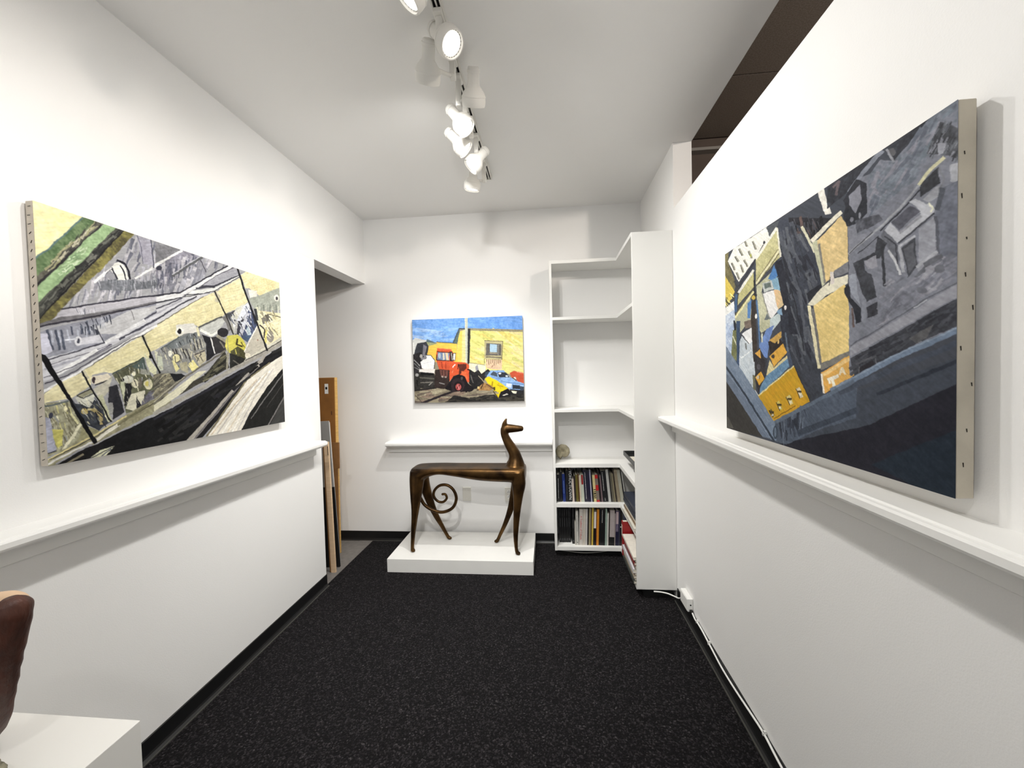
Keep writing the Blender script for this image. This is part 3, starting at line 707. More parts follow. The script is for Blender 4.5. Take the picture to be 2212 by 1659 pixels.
p('E', [(760, 1100), (860, 1050), (900, 1659), (830, 1659)], (54, 58, 70), .15); l('E', [(830, 1290), (880, 1640)], 18, (96, 108, 124))
# white building top left
p('E', [(60, 400), (140, 365), (130, 480), (232, 740), (200, 830), (60, 620)], (120, 112, 76), .2); p('E', [(60, 600), (95, 640), (212, 825), (180, 900), (60, 1060)], (222, 196, 84), .1)
cv.scatter('E', [(95, 900), (200, 820), (200, 900), (110, 1040)], [(92, 88, 50), (240, 230, 150), (60, 60, 46)], 18, 50, 1.0, 23)
p('E', [(128, 470), (200, 320), (600, 60), (655, 190), (480, 400), (260, 712)], (241, 239, 230), .03)
for a, b in (((182, 490), (210, 565)), ((288, 508), (316, 590)), ((238, 600), (266, 675)), ((268, 318), (306, 395)), ((384, 345), (416, 425)), ((430, 230), (466, 320)), ((330, 450), (366, 525)), ((222, 410), (256, 470)), ((340, 235), (362, 285))):
    l('E', [a, b], 26, (158, 156, 140)); l('E', [(a[0]-8, a[1]), (b[0]-8, b[1])], 7, (84, 80, 74))
e('E', (405, 395), 12, 24, (178, 180, 90)); p('E', [(590, 70), (740, -20), (722, 70), (640, 192)], (86, 90, 96), .1)
l('E', [(262, 760), (330, 660), (450, 470), (560, 270)], 18, (58, 58, 66)); e('E', (570, 240), 16, 24, (70, 70, 76)); l('E', [(215, 700), (250, 800), (235, 1000)], 26, (64, 66, 68)); l('E', [(232, 860), (225, 1060)], 26, (70, 100, 140))
# cream buildings
p('E', [(468, 430), (716, 60), (772, 400), (690, 470), (470, 742)], (196, 190, 134), .06, (208, 202, 150)); l('E', [(470, 432), (714, 72)], 28, (240, 238, 224)); l('E', [(720, 70), (765, 400)], 20, (236, 232, 214))
l('E', [(474, 718), (745, 330)], 20, (234, 228, 188)); l('E', [(478, 744), (745, 365)], 10, (110, 102, 78)); l('E', [(476, 690), (735, 310)], 8, (130, 120, 90))
p('E', [(258, 862), (440, 560), (446, 762), (248, 985)], (194, 188, 130), .06); l('E', [(258, 835), (440, 565)], 28, (240, 238, 226)); l('E', [(215, 1135), (440, 818)], 24, (234, 226, 166)); l('E', [(214, 1105), (440, 782)], 10, (104, 96, 72)); l('E', [(218, 1165), (440, 860)], 9, (120, 110, 80))
p('E', [(476, 756), (700, 540), (725, 640), (560, 722), (538, 830), (655, 1185), (640, 1235), (540, 1308), (508, 1262), (480, 900)], (192, 192, 158), .06, (204, 203, 172))
p('E', [(618, 665), (688, 500), (732, 622), (682, 684)], (80, 130, 190), .08); p('E', [(640, 680), (740, 640), (770, 800), (700, 790)], (136, 176, 200), .1); l('E', [(740, 650), (770, 790)], 16, (44, 46, 52)); p('E', [(545, 715), (655, 682), (690, 775), (568, 830)], (196, 200, 196)); p('E', [(565, 718), (640, 700), (655, 760), (575, 785)], (104, 116, 112), .1)
p('E', [(552, 842), (690, 788), (745, 1022), (662, 1135), (620, 1092)], (242, 240, 238), .03); p('E', [(688, 782), (762, 800), (806, 962), (742, 1022), (712, 930)], (228, 204, 156), .06, (236, 190, 140)); l('E', [(545, 830), (620, 1090), (650, 1140)], 14, (150, 150, 140)); p('E', [(640, 1142), (760, 1052), (772, 1152), (620, 1345), (640, 1222)], (202, 216, 216), .06); p('E', [(720, 1050), (780, 1000), (790, 1090), (740, 1080)], (140, 176, 208)); e('E', (825, 1000), 16, 26, (236, 232, 228)); p('E', [(570, 1150), (600, 1070), (650, 1140)], (110, 118, 120))
p('E', [(210, 1162), (400, 892), (424, 1152), (330, 1242), (280, 1310)], (186, 186, 156), .07); p('E', [(368, 962), (416, 912), (402, 1135), (366, 1135)], (86, 132, 192), .06); p('E', [(325, 1180), (410, 1150), (424, 1245), (338, 1265)], (118, 104, 94), .15)
p('E', [(60, 1120), (205, 940), (218, 1182), (168, 1582), (60, 1430)], (168, 188, 222), .06, (206, 216, 230)); p('E', [(60, 1060), (205, 930), (200, 1040), (60, 1140)], (238, 238, 234)); p('E', [(190, 1282), (242, 1250), (242, 1660), (168, 1610)], (122, 126, 84), .15); l('E', [(190, 1360), (235, 1460)], 14, (222, 222, 190)); p('E', [(232, 1170), (278, 1170), (272, 1760), (238, 1700)], (62, 82, 112), .1); l('E', [(205, 1170), (215, 1280)], 22, (44, 46, 56))
# pale house, post and windows below
p('F', [(272, 200), (300, 128), (386, 222), (432, 160), (462, 562), (432, 790), (350, 660), (268, 515)], (192, 204, 214), .05, (206, 214, 220)); p('E', [(298, 1322), (432, 1238), (440, 1400), (386, 1446)], (242, 242, 242), .02); l('F', [(345, 220), (352, 290)], 18, (120, 124, 124)); l('F', [(290, 400), (420, 300)], 14, (226, 230, 232)); l('F', [(300, 130), (385, 222)], 8, (80, 80, 84))
p('E', [(418, 932), (462, 920), (494, 1660), (442, 1660), (408, 1162)], (64, 57, 52), .15); l('E', [(450, 680), (455, 930)], 14, (38, 38, 42)); e('E', (472, 1108), 13, 32, (240, 238, 230)); l('E', [(440, 850), (480, 860)], 16, (50, 50, 54)); e('E', (440, 890), 22, 26, (214, 186, 80)); l('E', [(480, 920), (510, 1260), (520, 1500)], 20, (86, 122, 166))
p('F', [(446, 340), (520, 268), (592, 400), (602, 655), (512, 835), (468, 705)], (56, 53, 56), .15); p('F', [(456, 342), (522, 282), (532, 395)], (222, 166, 72)); e('F', (505, 500), 24, 34, (86, 84, 90)); p('F', [(430, 600), (460, 600), (470, 780), (440, 800)], (110, 108, 84)); l('F', [(460, 790), (500, 850)], 14, (236, 236, 230))
p('F', [(464, 622), (536, 553), (577, 642), (512, 724)], (228, 168, 52), .06); e('F', (497, 625), 17, 22, (214, 196, 160)); l('F', [(515, 605), (515, 645)], 8, (60, 50, 40))
p('F', [(508, 252), (600, 40), (695, -10), (642, 150), (612, 385), (580, 395)], (112, 142, 202), .07); l('F', [(560, 380), (600, 400), (590, 640)], 24, (60, 62, 70)); l('F', [(545, 100), (545, 200)], 18, (206, 208, 190)); p('F', [(618, 196), (764, 146), (806, 212), (650, 345)], (52, 44, 44), .15); p('F', [(628, 182), (776, 58), (784, 132), (702, 205)], (206, 162, 82), .08); e('F', (745, 190), 12, 26, (226, 190, 120))
p('F', [(638, 362), (802, 213), (854, 312), (690, 495)], (230, 172, 66), .06); e('F', (680, 368), 20, 26, (76, 68, 60)); p('F', [(598, 605), (640, 408), (690, 502), (845, 352), (872, 372), (690, 540)], (222, 208, 154), .05); p('F', [(520, 760), (600, 602), (865, 378), (895, 470), (515, 835)], (96, 136, 172), .08, (112, 148, 178)); p('F', [(846, 320), (880, 300), (920, 470), (880, 500)], (74, 84, 104))
p('F', [(498, 852), (932, 468), (1135, 892), (690, 1160)], (214, 166, 36), .07, (206, 152, 30)); l('F', [(498, 852), (932, 472)], 16, (232, 218, 156)); l('F', [(700, 1120), (955, 955)], 9, (116, 82, 22)); l('F', [(690, 1150), (980, 985)], 8, (190, 150, 60)); l('F', [(940, 480), (1135, 880)], 12, (60, 54, 52))
for q, c1 in (([(635, 1020), (662, 1000), (705, 1085), (680, 1105)], (130, 112, 44)), ([(724, 920), (758, 900), (800, 1000), (768, 1022)], (210, 190, 90)), ([(845, 850), (888, 820), (930, 925), (890, 950)], (222, 204, 130)), ([(962, 745), (1005, 722), (1052, 840), (1012, 862)], (220, 206, 170))):
    p('F', q, c1, .15); a = np.array(q, float); l('F', [a[0], a[3]], 9, (66, 52, 24)); c = a.mean(0); l('F', [c - (20, 10), c + (20, -10)], 26, (74, 62, 40)); l('F', [c + (0, 30), c + (16, 22)], 22, (228, 220, 200))
# yellow towers
l('E', [(1018, 45), (1170, 330)], 32, (226, 222, 192)); p('E', [(1138, 212), (1210, 190), (1315, 685), (1270, 735)], (204, 204, 172), .08)
p('E', [(1198, 205), (1480, -90), (1560, 20), (1568, 440), (1410, 545), (1402, 602), (1310, 685)], (232, 202, 140), .05, (240, 212, 150)); l('E', [(1225, 240), (1265, 500), (1300, 690)], 26, (140, 136, 128)); l('E', [(1140, 205), (1280, 60), (1480, -130)], 46, (238, 232, 212)); l('I', [(412, 412), (440, 490)], 26, (240, 236, 226)); p('E', [(1408, 545), (1564, 440), (1574, 560), (1420, 625)], (124, 125, 131), .08)
p('E', [(1095, 945), (1270, 740), (1400, 640), (1574, 588), (1574, 690), (1320, 835), (1180, 965)], (232, 226, 202), .05); l('E', [(1382, 565), (1390, 690)], 46, (232, 222, 214)); l('E', [(1360, 620), (1350, 720)], 10, (90, 86, 84))
p('E', [(1165, 965), (1535, 695), (1594, 900), (1604, 1490), (1258, 1648)], (234, 205, 128), .05, (240, 212, 138)); l('E', [(1112, 965), (1180, 1350), (1245, 1700)], 42, (226, 217, 178)); l('E', [(1160, 1000), (1215, 1330), (1262, 1660)], 28, (118, 116, 114)); p('F', [(1255, 440), (1608, 265), (1618, 335), (1262, 515)], (124, 122, 116), .08)
p('F', [(1266, 545), (1604, 318), (1668, 575), (1310, 795)], (236, 182, 92), .07, (230, 170, 78)); l('F', [(1290, 570), (1600, 365)], 40, (238, 200, 130))
l('F', [(1352, 625), (1470, 570)], 40, (244, 236, 214)); l('F', [(1395, 600), (1440, 735)], 38, (244, 236, 214)); l('F', [(1360, 620), (1375, 670)], 28, (244, 236, 214)); l('F', [(1492, 560), (1516, 472)], 26, (242, 226, 190)); l('F', [(1516, 472), (1560, 545)], 26, (242, 226, 190)); l('F', [(1500, 530), (1545, 520)], 16, (242, 226, 190))
l('F', [(1270, 560), (1300, 790)], 22, (236, 228, 214))
# grey roof on the right
p('I', [(512, 425), (545, 370), (700, 300), (935, 80), (955, 900), (530, 1095), (522, 700)], (126, 129, 141), .08)
p('G', [(-60, 960), (550, 570), (1010, 260), (930, 370), (620, 722), (530, 600), (420, 692), (140, 1055), (-60, 1220)], (54, 56, 64), .2); l('G', [(0, 1000), (60, 940), (30, 1080)], 26, (104, 92, 96)); e('G', (595, 640), 42, 40, (92, 92, 96))
p('G', [(620, 732), (980, 285), (1290, 60), (1300, 440), (1000, 620), (860, 900), (640, 1065), (400, 1275), (350, 900), (480, 720)], (114, 122, 135), .10, (128, 130, 142))
cv.scatter('G', [(640, 740), (980, 300), (1250, 130), (1000, 620), (800, 900), (420, 1230), (380, 900)], [(126, 134, 146), (104, 110, 124), (140, 140, 152), (116, 126, 138)], 60, 160, 2.2, 24)
p('G', [(1080, 340), (1300, 400), (1310, 720), (1130, 650), (950, 650), (1000, 520)], (74, 76, 82), .25); cv.scatter('G', [(960, 640), (1080, 330), (1290, 420), (1290, 720)], [(56, 58, 64), (104, 108, 116), (84, 88, 98), (130, 132, 142)], 50, 90, 2.0, 25)
p('G', [(1055, 545), (1150, 530), (1120, 640), (1075, 660)], (152, 154, 164), .1); p('G', [(1185, 760), (1290, 730), (1290, 930), (1200, 925)], (172, 174, 182), .1); p('G', [(890, 960), (1075, 780), (1090, 945), (900, 1085)], (58, 60, 66), .2); p('G', [(1030, 1000), (1090, 960), (1080, 1080), (980, 1140), (920, 1110)], (158, 160, 168), .1); l('G', [(1090, 790), (1130, 900), (1090, 1000)], 22, (120, 122, 130))
p('G', [(1090, 1000), (1310, 900), (1310, 1700), (1110, 1650), (1060, 1250)], (112, 116, 130), .14); l('G', [(170, 1045), (300, 860), (440, 690), (500, 628)], 42, (134, 139, 152)); l('G', [(540, 615), (620, 738)], 26, (150, 152, 160)); l('G', [(1120, 1000), (1080, 1200)], 60, (84, 88, 98))
# ladder-like shadows
p('G', [(145, 1060), (240, 915), (340, 955), (356, 1250), (262, 1365), (150, 1395), (108, 1285), (130, 1200), (104, 1130)], (50, 52, 60), .15); p('G', [(165, 1085), (275, 970), (292, 1130), (237, 1262), (170, 1180)], (140, 141, 153), .06); e('G', (200, 1320), 18, 26, (130, 131, 142)); e('G', (278, 1285), 12, 34, (136, 138, 148))
p('G', [(230, 1340), (420, 1270), (480, 1260), (515, 1320), (380, 1400), (260, 1460)], (92, 94, 104), .25); p('G', [(160, 1420), (240, 1400), (260, 1480), (420, 1440), (170, 1660)], (138, 140, 152), .08)
l('G', [(1128, 678), (960, 850), (870, 972)], 32, (214, 210, 172)); l('G', [(870, 975), (700, 1190), (490, 1390), (170, 1670)], 22, (164, 166, 173)); l('G', [(890, 1015), (700, 1230), (490, 1430)], 15, (52, 54, 62)); l('G', [(270, 1665), (480, 1480)], 9, (62, 64, 72)); l('G', [(180, 1665), (420, 1440)], 9, (70, 72, 80))
# vent box
p('G', [(890, 1400), (1055, 1270), (1095, 1640), (1060, 1860), (895, 1820)], (152, 154, 164), .07); l('G', [(1065, 1270), (1100, 1640)], 34, (88, 91, 101)); p('G', [(540, 1400), (690, 1500), (700, 1860), (640, 1730), (560, 1570), (500, 1480)], (108, 110, 120), .12)
p('G', [(780, 1130), (850, 1098), (1050, 1200), (1045, 1240), (680, 1540), (536, 1424), (600, 1345), (690, 1440), (908, 1250), (890, 1210)], (186, 188, 196), .06); p('G', [(608, 1342), (790, 1175), (905, 1220), (690, 1420)], (84, 85, 96), .15); l('G', [(700, 1445), (905, 1275)], 26, (150, 151, 160)); l('G', [(690, 1545), (1050, 1240)], 18, (70, 72, 80)); l('G', [(980, 1150), (1030, 1195), (1010, 1230)], 20, (222, 222, 200))
l('H', [(540, 20), (660, 90), (690, 380)], 16, (64, 66, 74)); l('H', [(580, 165), (650, 250), (680, 330), (712, 405)], 26, (200, 201, 206)); l('H', [(700, 112), (850, 12)], 26, (176, 178, 186)); l('H', [(700, 110), (742, 375)], 34, (172, 174, 182)); p('H', [(724, 132), (852, 28), (884, 312), (790, 435)], (70, 72, 79), .12); p('H', [(745, 150), (840, 75), (870, 300), (795, 390)], (94, 96, 104), .1); l('H', [(880, 320), (1090, 165)], 30, (168, 170, 178))
p('H', [(215, 305), (440, 182), (470, 20), (565, 90), (492, 245), (330, 270), (345, 370), (422, 420), (470, 645), (370, 695), (300, 562), (250, 382)], (62, 64, 71), .18); l('H', [(510, 130), (535, 330), (552, 525)], 30, (56, 58, 64)); p('H', [(332, 282), (452, 210), (472, 335), (380, 362)], (152, 152, 162), .08)
p('H', [(126, 560), (180, 518), (200, 662), (314, 762), (314, 902), (262, 925), (230, 772), (126, 612)], (46, 48, 56), .12); p('H', [(370, 752), (482, 690), (484, 822), (380, 865)], (62, 63, 71), .15); p('H', [(178, 432), (252, 408), (264, 602), (314, 742), (190, 602)], (152, 157, 170), .08); l('H', [(215, 770), (235, 960)], 22, (104, 86, 82)); l('H', [(340, 690), (345, 900)], 40, (136, 140, 152))
cv.scatter('H', [(560, 500), (1290, 150), (1290, 430), (480, 950), (480, 700)], [(134, 135, 147), (112, 114, 126), (148, 148, 158), (120, 122, 134)], 70, 130, 2.4, 26); p('H', [(850, 435), (960, 305), (972, 372), (885, 432)], (100, 102, 111)); e('H', (1120, 335), 60, 46, (106, 108, 117)); l('H', [(960, 300), (1140, 200)], 46, (100, 102, 110)); e('H', (940, 565), 60, 34, (108, 110, 120))
# parapet, dark band, blue rails
p('H', [(195, 1185), (1330, 465), (1330, 605), (205, 1268)], (150, 151, 161), .07); l('H', [(210, 1160), (900, 705), (1310, 462)], 13, (94, 96, 106)); l('H', [(860, 740), (1000, 660)], 10, (176, 178, 186)); p('H', [(205, 1292), (1340, 612), (1345, 905), (1000, 1055), (255, 1510)], (63, 65, 73), .15); cv.scatter('H', [(230, 1300), (1320, 640), (1320, 880), (280, 1480)], [(54, 56, 64), (74, 76, 84), (48, 50, 58)], 60, 140, -.55, 27)
p('H', [(820, 1062), (1080, 900), (1000, 1052), (900, 1115)], (94, 94, 97), .15); p('H', [(295, 1395), (450, 1305), (484, 1375), (312, 1462)], (44, 42, 48), .1); l('H', [(270, 1350), (480, 1260)], 20, (86, 88, 94)); l('H', [(470, 1290), (500, 1360)], 12, (96, 98, 104)); l('H', [(300, 1380), (300, 1460)], 12, (100, 100, 106))
p('I', [(240, 1375), (500, 1180), (955, 1010), (960, 1580), (600, 1500)], (66, 72, 84), .08); p('I', [(255, 1375), (600, 1290), (955, 1110), (960, 1590)], (35, 35, 45), .08); p('I', [(620, 1440), (955, 1285), (960, 1590)], (33, 43, 55), .08)
p('F', [(690, 1195), (1130, 930), (1700, 620), (1700, 1080), (1250, 1235), (850, 1435), (720, 1400)], (80, 90, 106), .09); cv.scatter('F', [(760, 1200), (1100, 1000), (1050, 1200), (800, 1380)], [(60, 66, 80), (98, 108, 124), (48, 54, 66)], 30, 130, 1.4, 28); l('F', [(1000, 1290), (1700, 980)], 70, (58, 66, 80)); l('H', [(100, 1659), (640, 1400), (1340, 1090)], 60, (70, 77, 91))
l('H', [(20, 1645), (640, 1288), (1340, 945)], 66, (112, 129, 152)); l('H', [(60, 1600), (640, 1262), (1330, 925)], 16, (136, 152, 172)); l('F', [(690, 1180), (1140, 925), (1660, 640)], 44, (96, 109, 127))
l('H', [(500, 1659), (1340, 1280)], 40, (48, 54, 66))
p('F', [(60, 200), (115, 275), (500, 850), (705, 1170), (725, 1390), (655, 1380), (400, 1010), (60, 520)], (116, 133, 156), .06, (126, 140, 160)); p('F', [(60, 530), (330, 860), (645, 1370), (545, 1350), (60, 640)], (106, 119, 139), .07); l('F', [(80, 480), (330, 830), (700, 1395)], 24, (52, 62, 76)); p('F', [(60, 620), (560, 1360), (60, 1260)], (58, 56, 54), .06); p('F', [(60, 1080), (130, 1130), (200, 1262), (60, 1260)], (84, 82, 76)); e('F', (714, 1290), 30, 82, (60, 70, 84)); e('F', (712, 1288), 14, 60, (100, 114, 132))

cv.streaks(.75, .05)
M_CANVAS2 = mat('soiled_canvas', (192, 184, 168), 0.85, noise=0.10, nscale=14, bump=0.15, bscale=600)
RP = (0.7217, 0.751, 0.7525, 1.637, 1.174, 1.8747)
rp = wall_painting('painting', 'large slanted rooftop painting in slate grey and yellow on the right wall', (XR - 0.001, 1.2, RP[4]), cv,
                   RP[0], RP[1], XR, RP[2], RP[3], RP[4], RP[5], 1, M_CANVAS2)
# paint drips and nail marks on the raw edge
for i in range(9):
    z = RP[4] + 0.05 + 0.072 * i + random.uniform(-.02, .02); x = RP[0] + random.uniform(.004, .024)
    bm = bmesh.new(); tube(bm, [((x, RP[2] - 0.0006, z), 0.0009), ((x + .0008, RP[2] - 0.0006, z - random.uniform(.003, .010)), 0.0006)], 6)
    bm.transform(Matrix.Translation(-Vector(rp.location))); obj('edge_mark', bm, M_STAPLE, rp)

# ---- centre painting: red truck, yellow building, blue car
S4 = 300 / 2164.0
cv = Canvas(330, 250, [(890.2, 691.9), (1127.9, 682.5), (1132.8, 865.2), (895.4, 870.1)], {'K': (860, 660, S4)}, (150, 140, 116), 5)
p, l, e = (lambda *a, **k: cv.poly('K', *a, **k)), (lambda *a, **k: cv.line('K', *a, **k)), (lambda *a, **k: cv.ell('K', *a, **k))
p([(180, 200), (1980, 120), (1980, 400), (1100, 380), (950, 370), (860, 590), (600, 580), (450, 540), (180, 620)], (96, 150, 226), .05, (118, 164, 230))
cv.scatter('K', [(230, 380), (900, 360), (850, 560), (470, 530), (240, 500)], [(140, 180, 236), (120, 168, 232), (156, 190, 238)], 30, 200, -.1, 31)
p([(1100, 376), (1980, 400), (1990, 1130), (1720, 1060), (1400, 1010), (1100, 900)], (226, 216, 130), .04, (216, 212, 124)); cv.scatter('K', [(1130, 420), (1940, 430), (1950, 1050), (1130, 880)], [(234, 224, 142), (206, 204, 112), (230, 214, 150), (222, 204, 110)], 50, 190, .5, 32)
p([(928, 420), (1050, 380), (1052, 890), (915, 880)], (222, 212, 142), .05); p([(930, 420), (1000, 392), (990, 885), (916, 880)], (246, 206, 92), .04)
p([(460, 645), (610, 575), (915, 600), (925, 885), (560, 880), (440, 770)], (242, 196, 76), .05)
p([(850, 590), (955, 370), (965, 395), (925, 600)], (92, 112, 104), .06); l([(860, 580), (955, 366), (1040, 366)], 20, (72, 82, 88)); l([(1095, 376), (1985, 398)], 36, (146, 138, 108)); l([(600, 572), (915, 592)], 12, (90, 96, 90))
p([(180, 600), (265, 508), (455, 548), (440, 578), (300, 592), (248, 790), (180, 790)], (206, 207, 203), .05); p([(1040, 190), (1086, 190), (1082, 905), (1050, 895)], (186, 190, 172), .05); l([(1046, 190), (1054, 890)], 8, (214, 212, 190)); p([(1085, 368), (1128, 368), (1112, 912), (1080, 905)], (46, 46, 50), .08)
p([(450, 527), (620, 596), (440, 572)], (88, 110, 118)); p([(440, 572), (620, 598), (470, 636)], (160, 166, 122)); p([(300, 592), (440, 570), (478, 642), (452, 772), (400, 842), (245, 770)], (58, 60, 67), .12); p([(395, 610), (450, 640), (420, 780), (380, 790)], (122, 120, 130)); p([(180, 582), (252, 580), (246, 790), (180, 790)], (238, 238, 234))
p([(180, 780), (350, 728), (388, 780), (365, 1005), (330, 1065), (180, 1060)], (46, 43, 46), .2); l([(250, 850), (340, 940)], 16, (150, 150, 150)); l([(250, 900), (340, 980)], 14, (110, 110, 112)); e((360, 790), 22, 30, (170, 166, 160)); l([(250, 960), (350, 1010)], 12, (120, 120, 120))
p([(348, 885), (425, 800), (440, 772), (505, 776), (575, 860), (562, 985), (480, 1025), (370, 975)], (238, 238, 236), .03); l([(440, 775), (510, 775), (575, 858), (562, 985), (490, 1010)], 10, (70, 70, 70)); l([(400, 900), (520, 880)], 16, (220, 220, 222)); l([(360, 830), (430, 820), (420, 780)], 34, (130, 130, 138)); p([(328, 990), (575, 985), (562, 1060), (328, 1035)], (228, 222, 216), .04)
p([(180, 1048), (565, 1062), (605, 1280), (180, 1330)], (50, 48, 46), .2); p([(345, 1036), (558, 1050), (552, 1086), (345, 1076)], (24, 24, 26)); l([(340, 1120), (560, 1140)], 22, (96, 94, 86)); l([(350, 1200), (540, 1190)], 16, (120, 116, 108)); e((295, 1080), 26, 26, (150, 148, 146)); l([(290, 1160), (300, 1240)], 20, (30, 28, 28)); l([(480, 1240), (520, 1200)], 14, (140, 136, 130))
p([(608, 676), (820, 690), (852, 722), (875, 885), (800, 1010), (640, 1000), (596, 860), (590, 770)], (216, 86, 50), .07); p([(618, 728), (802, 742), (796, 858), (606, 846)], (112, 132, 168), .08); e((645, 780), 22, 44, (170, 182, 196)); l([(705, 745), (715, 840)], 24, (216, 206, 180)); l([(755, 745), (770, 848)], 40, (222, 196, 160)); l([(605, 720), (815, 735)], 12, (86, 36, 26)); l([(602, 850), (800, 860)], 12, (60, 36, 30)); p([(800, 715), (845, 720), (862, 868), (812, 868)], (58, 46, 46)); l([(830, 740), (845, 850)], 14, (180, 172, 158)); p([(852, 738), (902, 740), (890, 862), (852, 852)], (62, 58, 56)); p([(862, 748), (894, 750), (884, 852), (860, 842)], (236, 232, 228)); l([(605, 672), (830, 690)], 16, (228, 110, 74)); l([(600, 770), (596, 850)], 14, (60, 40, 36))
p([(812, 872), (1050, 888), (1112, 932), (1114, 1185), (1070, 1195), (1040, 1100), (930, 1068), (860, 1100), (796, 1180), (800, 1000)], (230, 92, 50), .07, (218, 80, 44)); p([(928, 915), (1062, 906), (1066, 975), (1040, 1000), (940, 1095), (952, 1000)], (96, 44, 36), .12); l([(850, 962), (890, 918)], 15, (240, 232, 226)); l([(840, 1050), (860, 1010)], 10, (246, 150, 110)); l([(935, 910), (930, 990)], 10, (50, 30, 28)); l([(1080, 990), (1100, 1000)], 20, (40, 30, 30)); p([(985, 1020), (1060, 1030), (1090, 1170), (1040, 1100), (985, 1080)], (236, 106, 60)); l([(680, 880), (690, 980)], 12, (160, 50, 30)); l([(745, 880), (740, 980)], 12, (170, 56, 34))
p([(575, 1000), (640, 992), (800, 1005), (800, 1190), (720, 1300), (565, 1275)], (50, 40, 38), .15); p([(645, 1000), (785, 1010), (770, 1105), (665, 1095)], (112, 70, 62), .12); l([(690, 1010), (692, 1100)], 12, (60, 36, 34)); l([(735, 1015), (735, 1100)], 12, (60, 36, 34)); e((690, 1105), 20, 16, (170, 150, 140)); e((740, 1110), 18, 14, (160, 140, 130)); l([(640, 1200), (720, 1220)], 16, (130, 126, 124))
p([(796, 1195), (860, 1100), (940, 1068), (1042, 1100), (1085, 1205), (1190, 1290), (1150, 1330), (1000, 1365), (830, 1335), (720, 1290)], (30, 26, 29), .12); e((930, 1240), 108, 112, (48, 36, 40)); e((935, 1255), 70, 78, (32, 26, 28)); e((938, 1265), 46, 52, (186, 84, 80)); l([(910, 1300), (960, 1230)], 10, (90, 30, 34)); l([(950, 1300), (930, 1230)], 10, (226, 150, 150)); e((990, 1130), 18, 24, (80, 78, 80))
p([(1105, 895), (1350, 920), (1360, 1080), (1200, 1040), (1105, 990)], (226, 221, 192), .05); p([(1205, 945), (1240, 920), (1260, 1030), (1210, 1040)], (150, 150, 160)); l([(1110, 892), (1350, 925)], 7, (120, 110, 86)); l([(1355, 900), (1355, 1080)], 9, (236, 234, 220)); p([(1105, 985), (1190, 1035), (1245, 1000), (1300, 1060), (1400, 985), (1450, 1050), (1350, 1130), (1310, 1260), (1190, 1300), (1105, 1210)], (40, 38, 39), .2); l([(1250, 1090), (1340, 1190)], 14, (150, 140, 120)); l([(1130, 1080), (1170, 1200)], 14, (100, 96, 92)); p([(1360, 1030), (1440, 1020), (1400, 1110), (1350, 1100)], (56, 70, 84))
p([(1345, 550), (1628, 560), (1615, 845), (1345, 835)], (184, 174, 128), .06); l([(1345, 550), (1628, 560), (1615, 845)], 9, (100, 90, 60)); p([(1372, 588), (1608, 600), (1602, 778), (1368, 778)], (98, 94, 90), .1); p([(1428, 600), (1542, 610), (1538, 730), (1428, 722)], (166, 196, 216), .05); l([(1370, 800), (1605, 810)], 18, (110, 102, 88)); l([(1425, 735), (1540, 745)], 26, (150, 140, 120)); l([(1560, 610), (1556, 770)], 14, (140, 140, 134)); p([(1365, 840), (1614, 846), (1618, 1000), (1375, 975)], (222, 188, 154), .08)
for k in range(8): l([(1380 + 29*k, 838), (1382 + 29*k, 880 + (k*37) % 50)], 9, (110, 84, 60))
l([(1345, 830), (1345, 900)], 8, (90, 84, 60)); l([(1455, 960), (1480, 930)], 8, (150, 100, 80))
p([(1378, 1105), (1440, 1008), (1640, 1005), (1742, 1112), (1990, 1222), (1990, 1320), (1730, 1300), (1640, 1235), (1420, 1115)], (120, 160, 216), .05, (146, 182, 226)); p([(1548, 1036), (1682, 1040), (1735, 1115), (1570, 1112)], (50, 56, 66), .12); e((1585, 1055), 24, 14, (220, 226, 232)); e((1690, 1095), 20, 14, (196, 206, 214)); p([(1436, 1075), (1480, 1018), (1540, 1048), (1545, 1105)], (72, 84, 98)); p([(1690, 1205), (1772, 1216), (1755, 1275), (1680, 1250)], (216, 226, 236)); p([(1778, 1228), (1895, 1240), (1905, 1295), (1778, 1292)], (46, 52, 62)); l([(1600, 1170), (1760, 1200), (1960, 1225)], 10, (90, 130, 190)); p([(1740, 1298), (1990, 1312), (1990, 1520), (1740, 1500)], (40, 40, 43), .15); p([(1756, 1318), (1850, 1330), (1840, 1365), (1790, 1360)], (230, 226, 200)); p([(1900, 1250), (1990, 1260), (1990, 1310), (1900, 1305)], (60, 70, 84))
p([(1733, 1045), (1800, 1014), (1990, 1060), (1990, 1222), (1850, 1168), (1832, 1112), (1770, 1122)], (202, 82, 52), .06); e((1815, 1135), 24, 28, (216, 206, 190)); l([(1845, 1030), (1940, 1045)], 14, (236, 150, 120)); l([(1780, 1120), (1840, 1165)], 12, (40, 30, 30))
p([(1225, 1300), (1330, 1195), (1450, 1230), (1490, 1290), (1420, 1320), (1260, 1316)], (166, 124, 74), .2); l([(1330, 1200), (1290, 1290)], 16, (60, 44, 36)); l([(1380, 1220), (1480, 1290)], 12, (90, 60, 44)); e((1250, 1275), 16, 20, (220, 196, 130)); e((1240, 1310), 20, 10, (80, 70, 56))
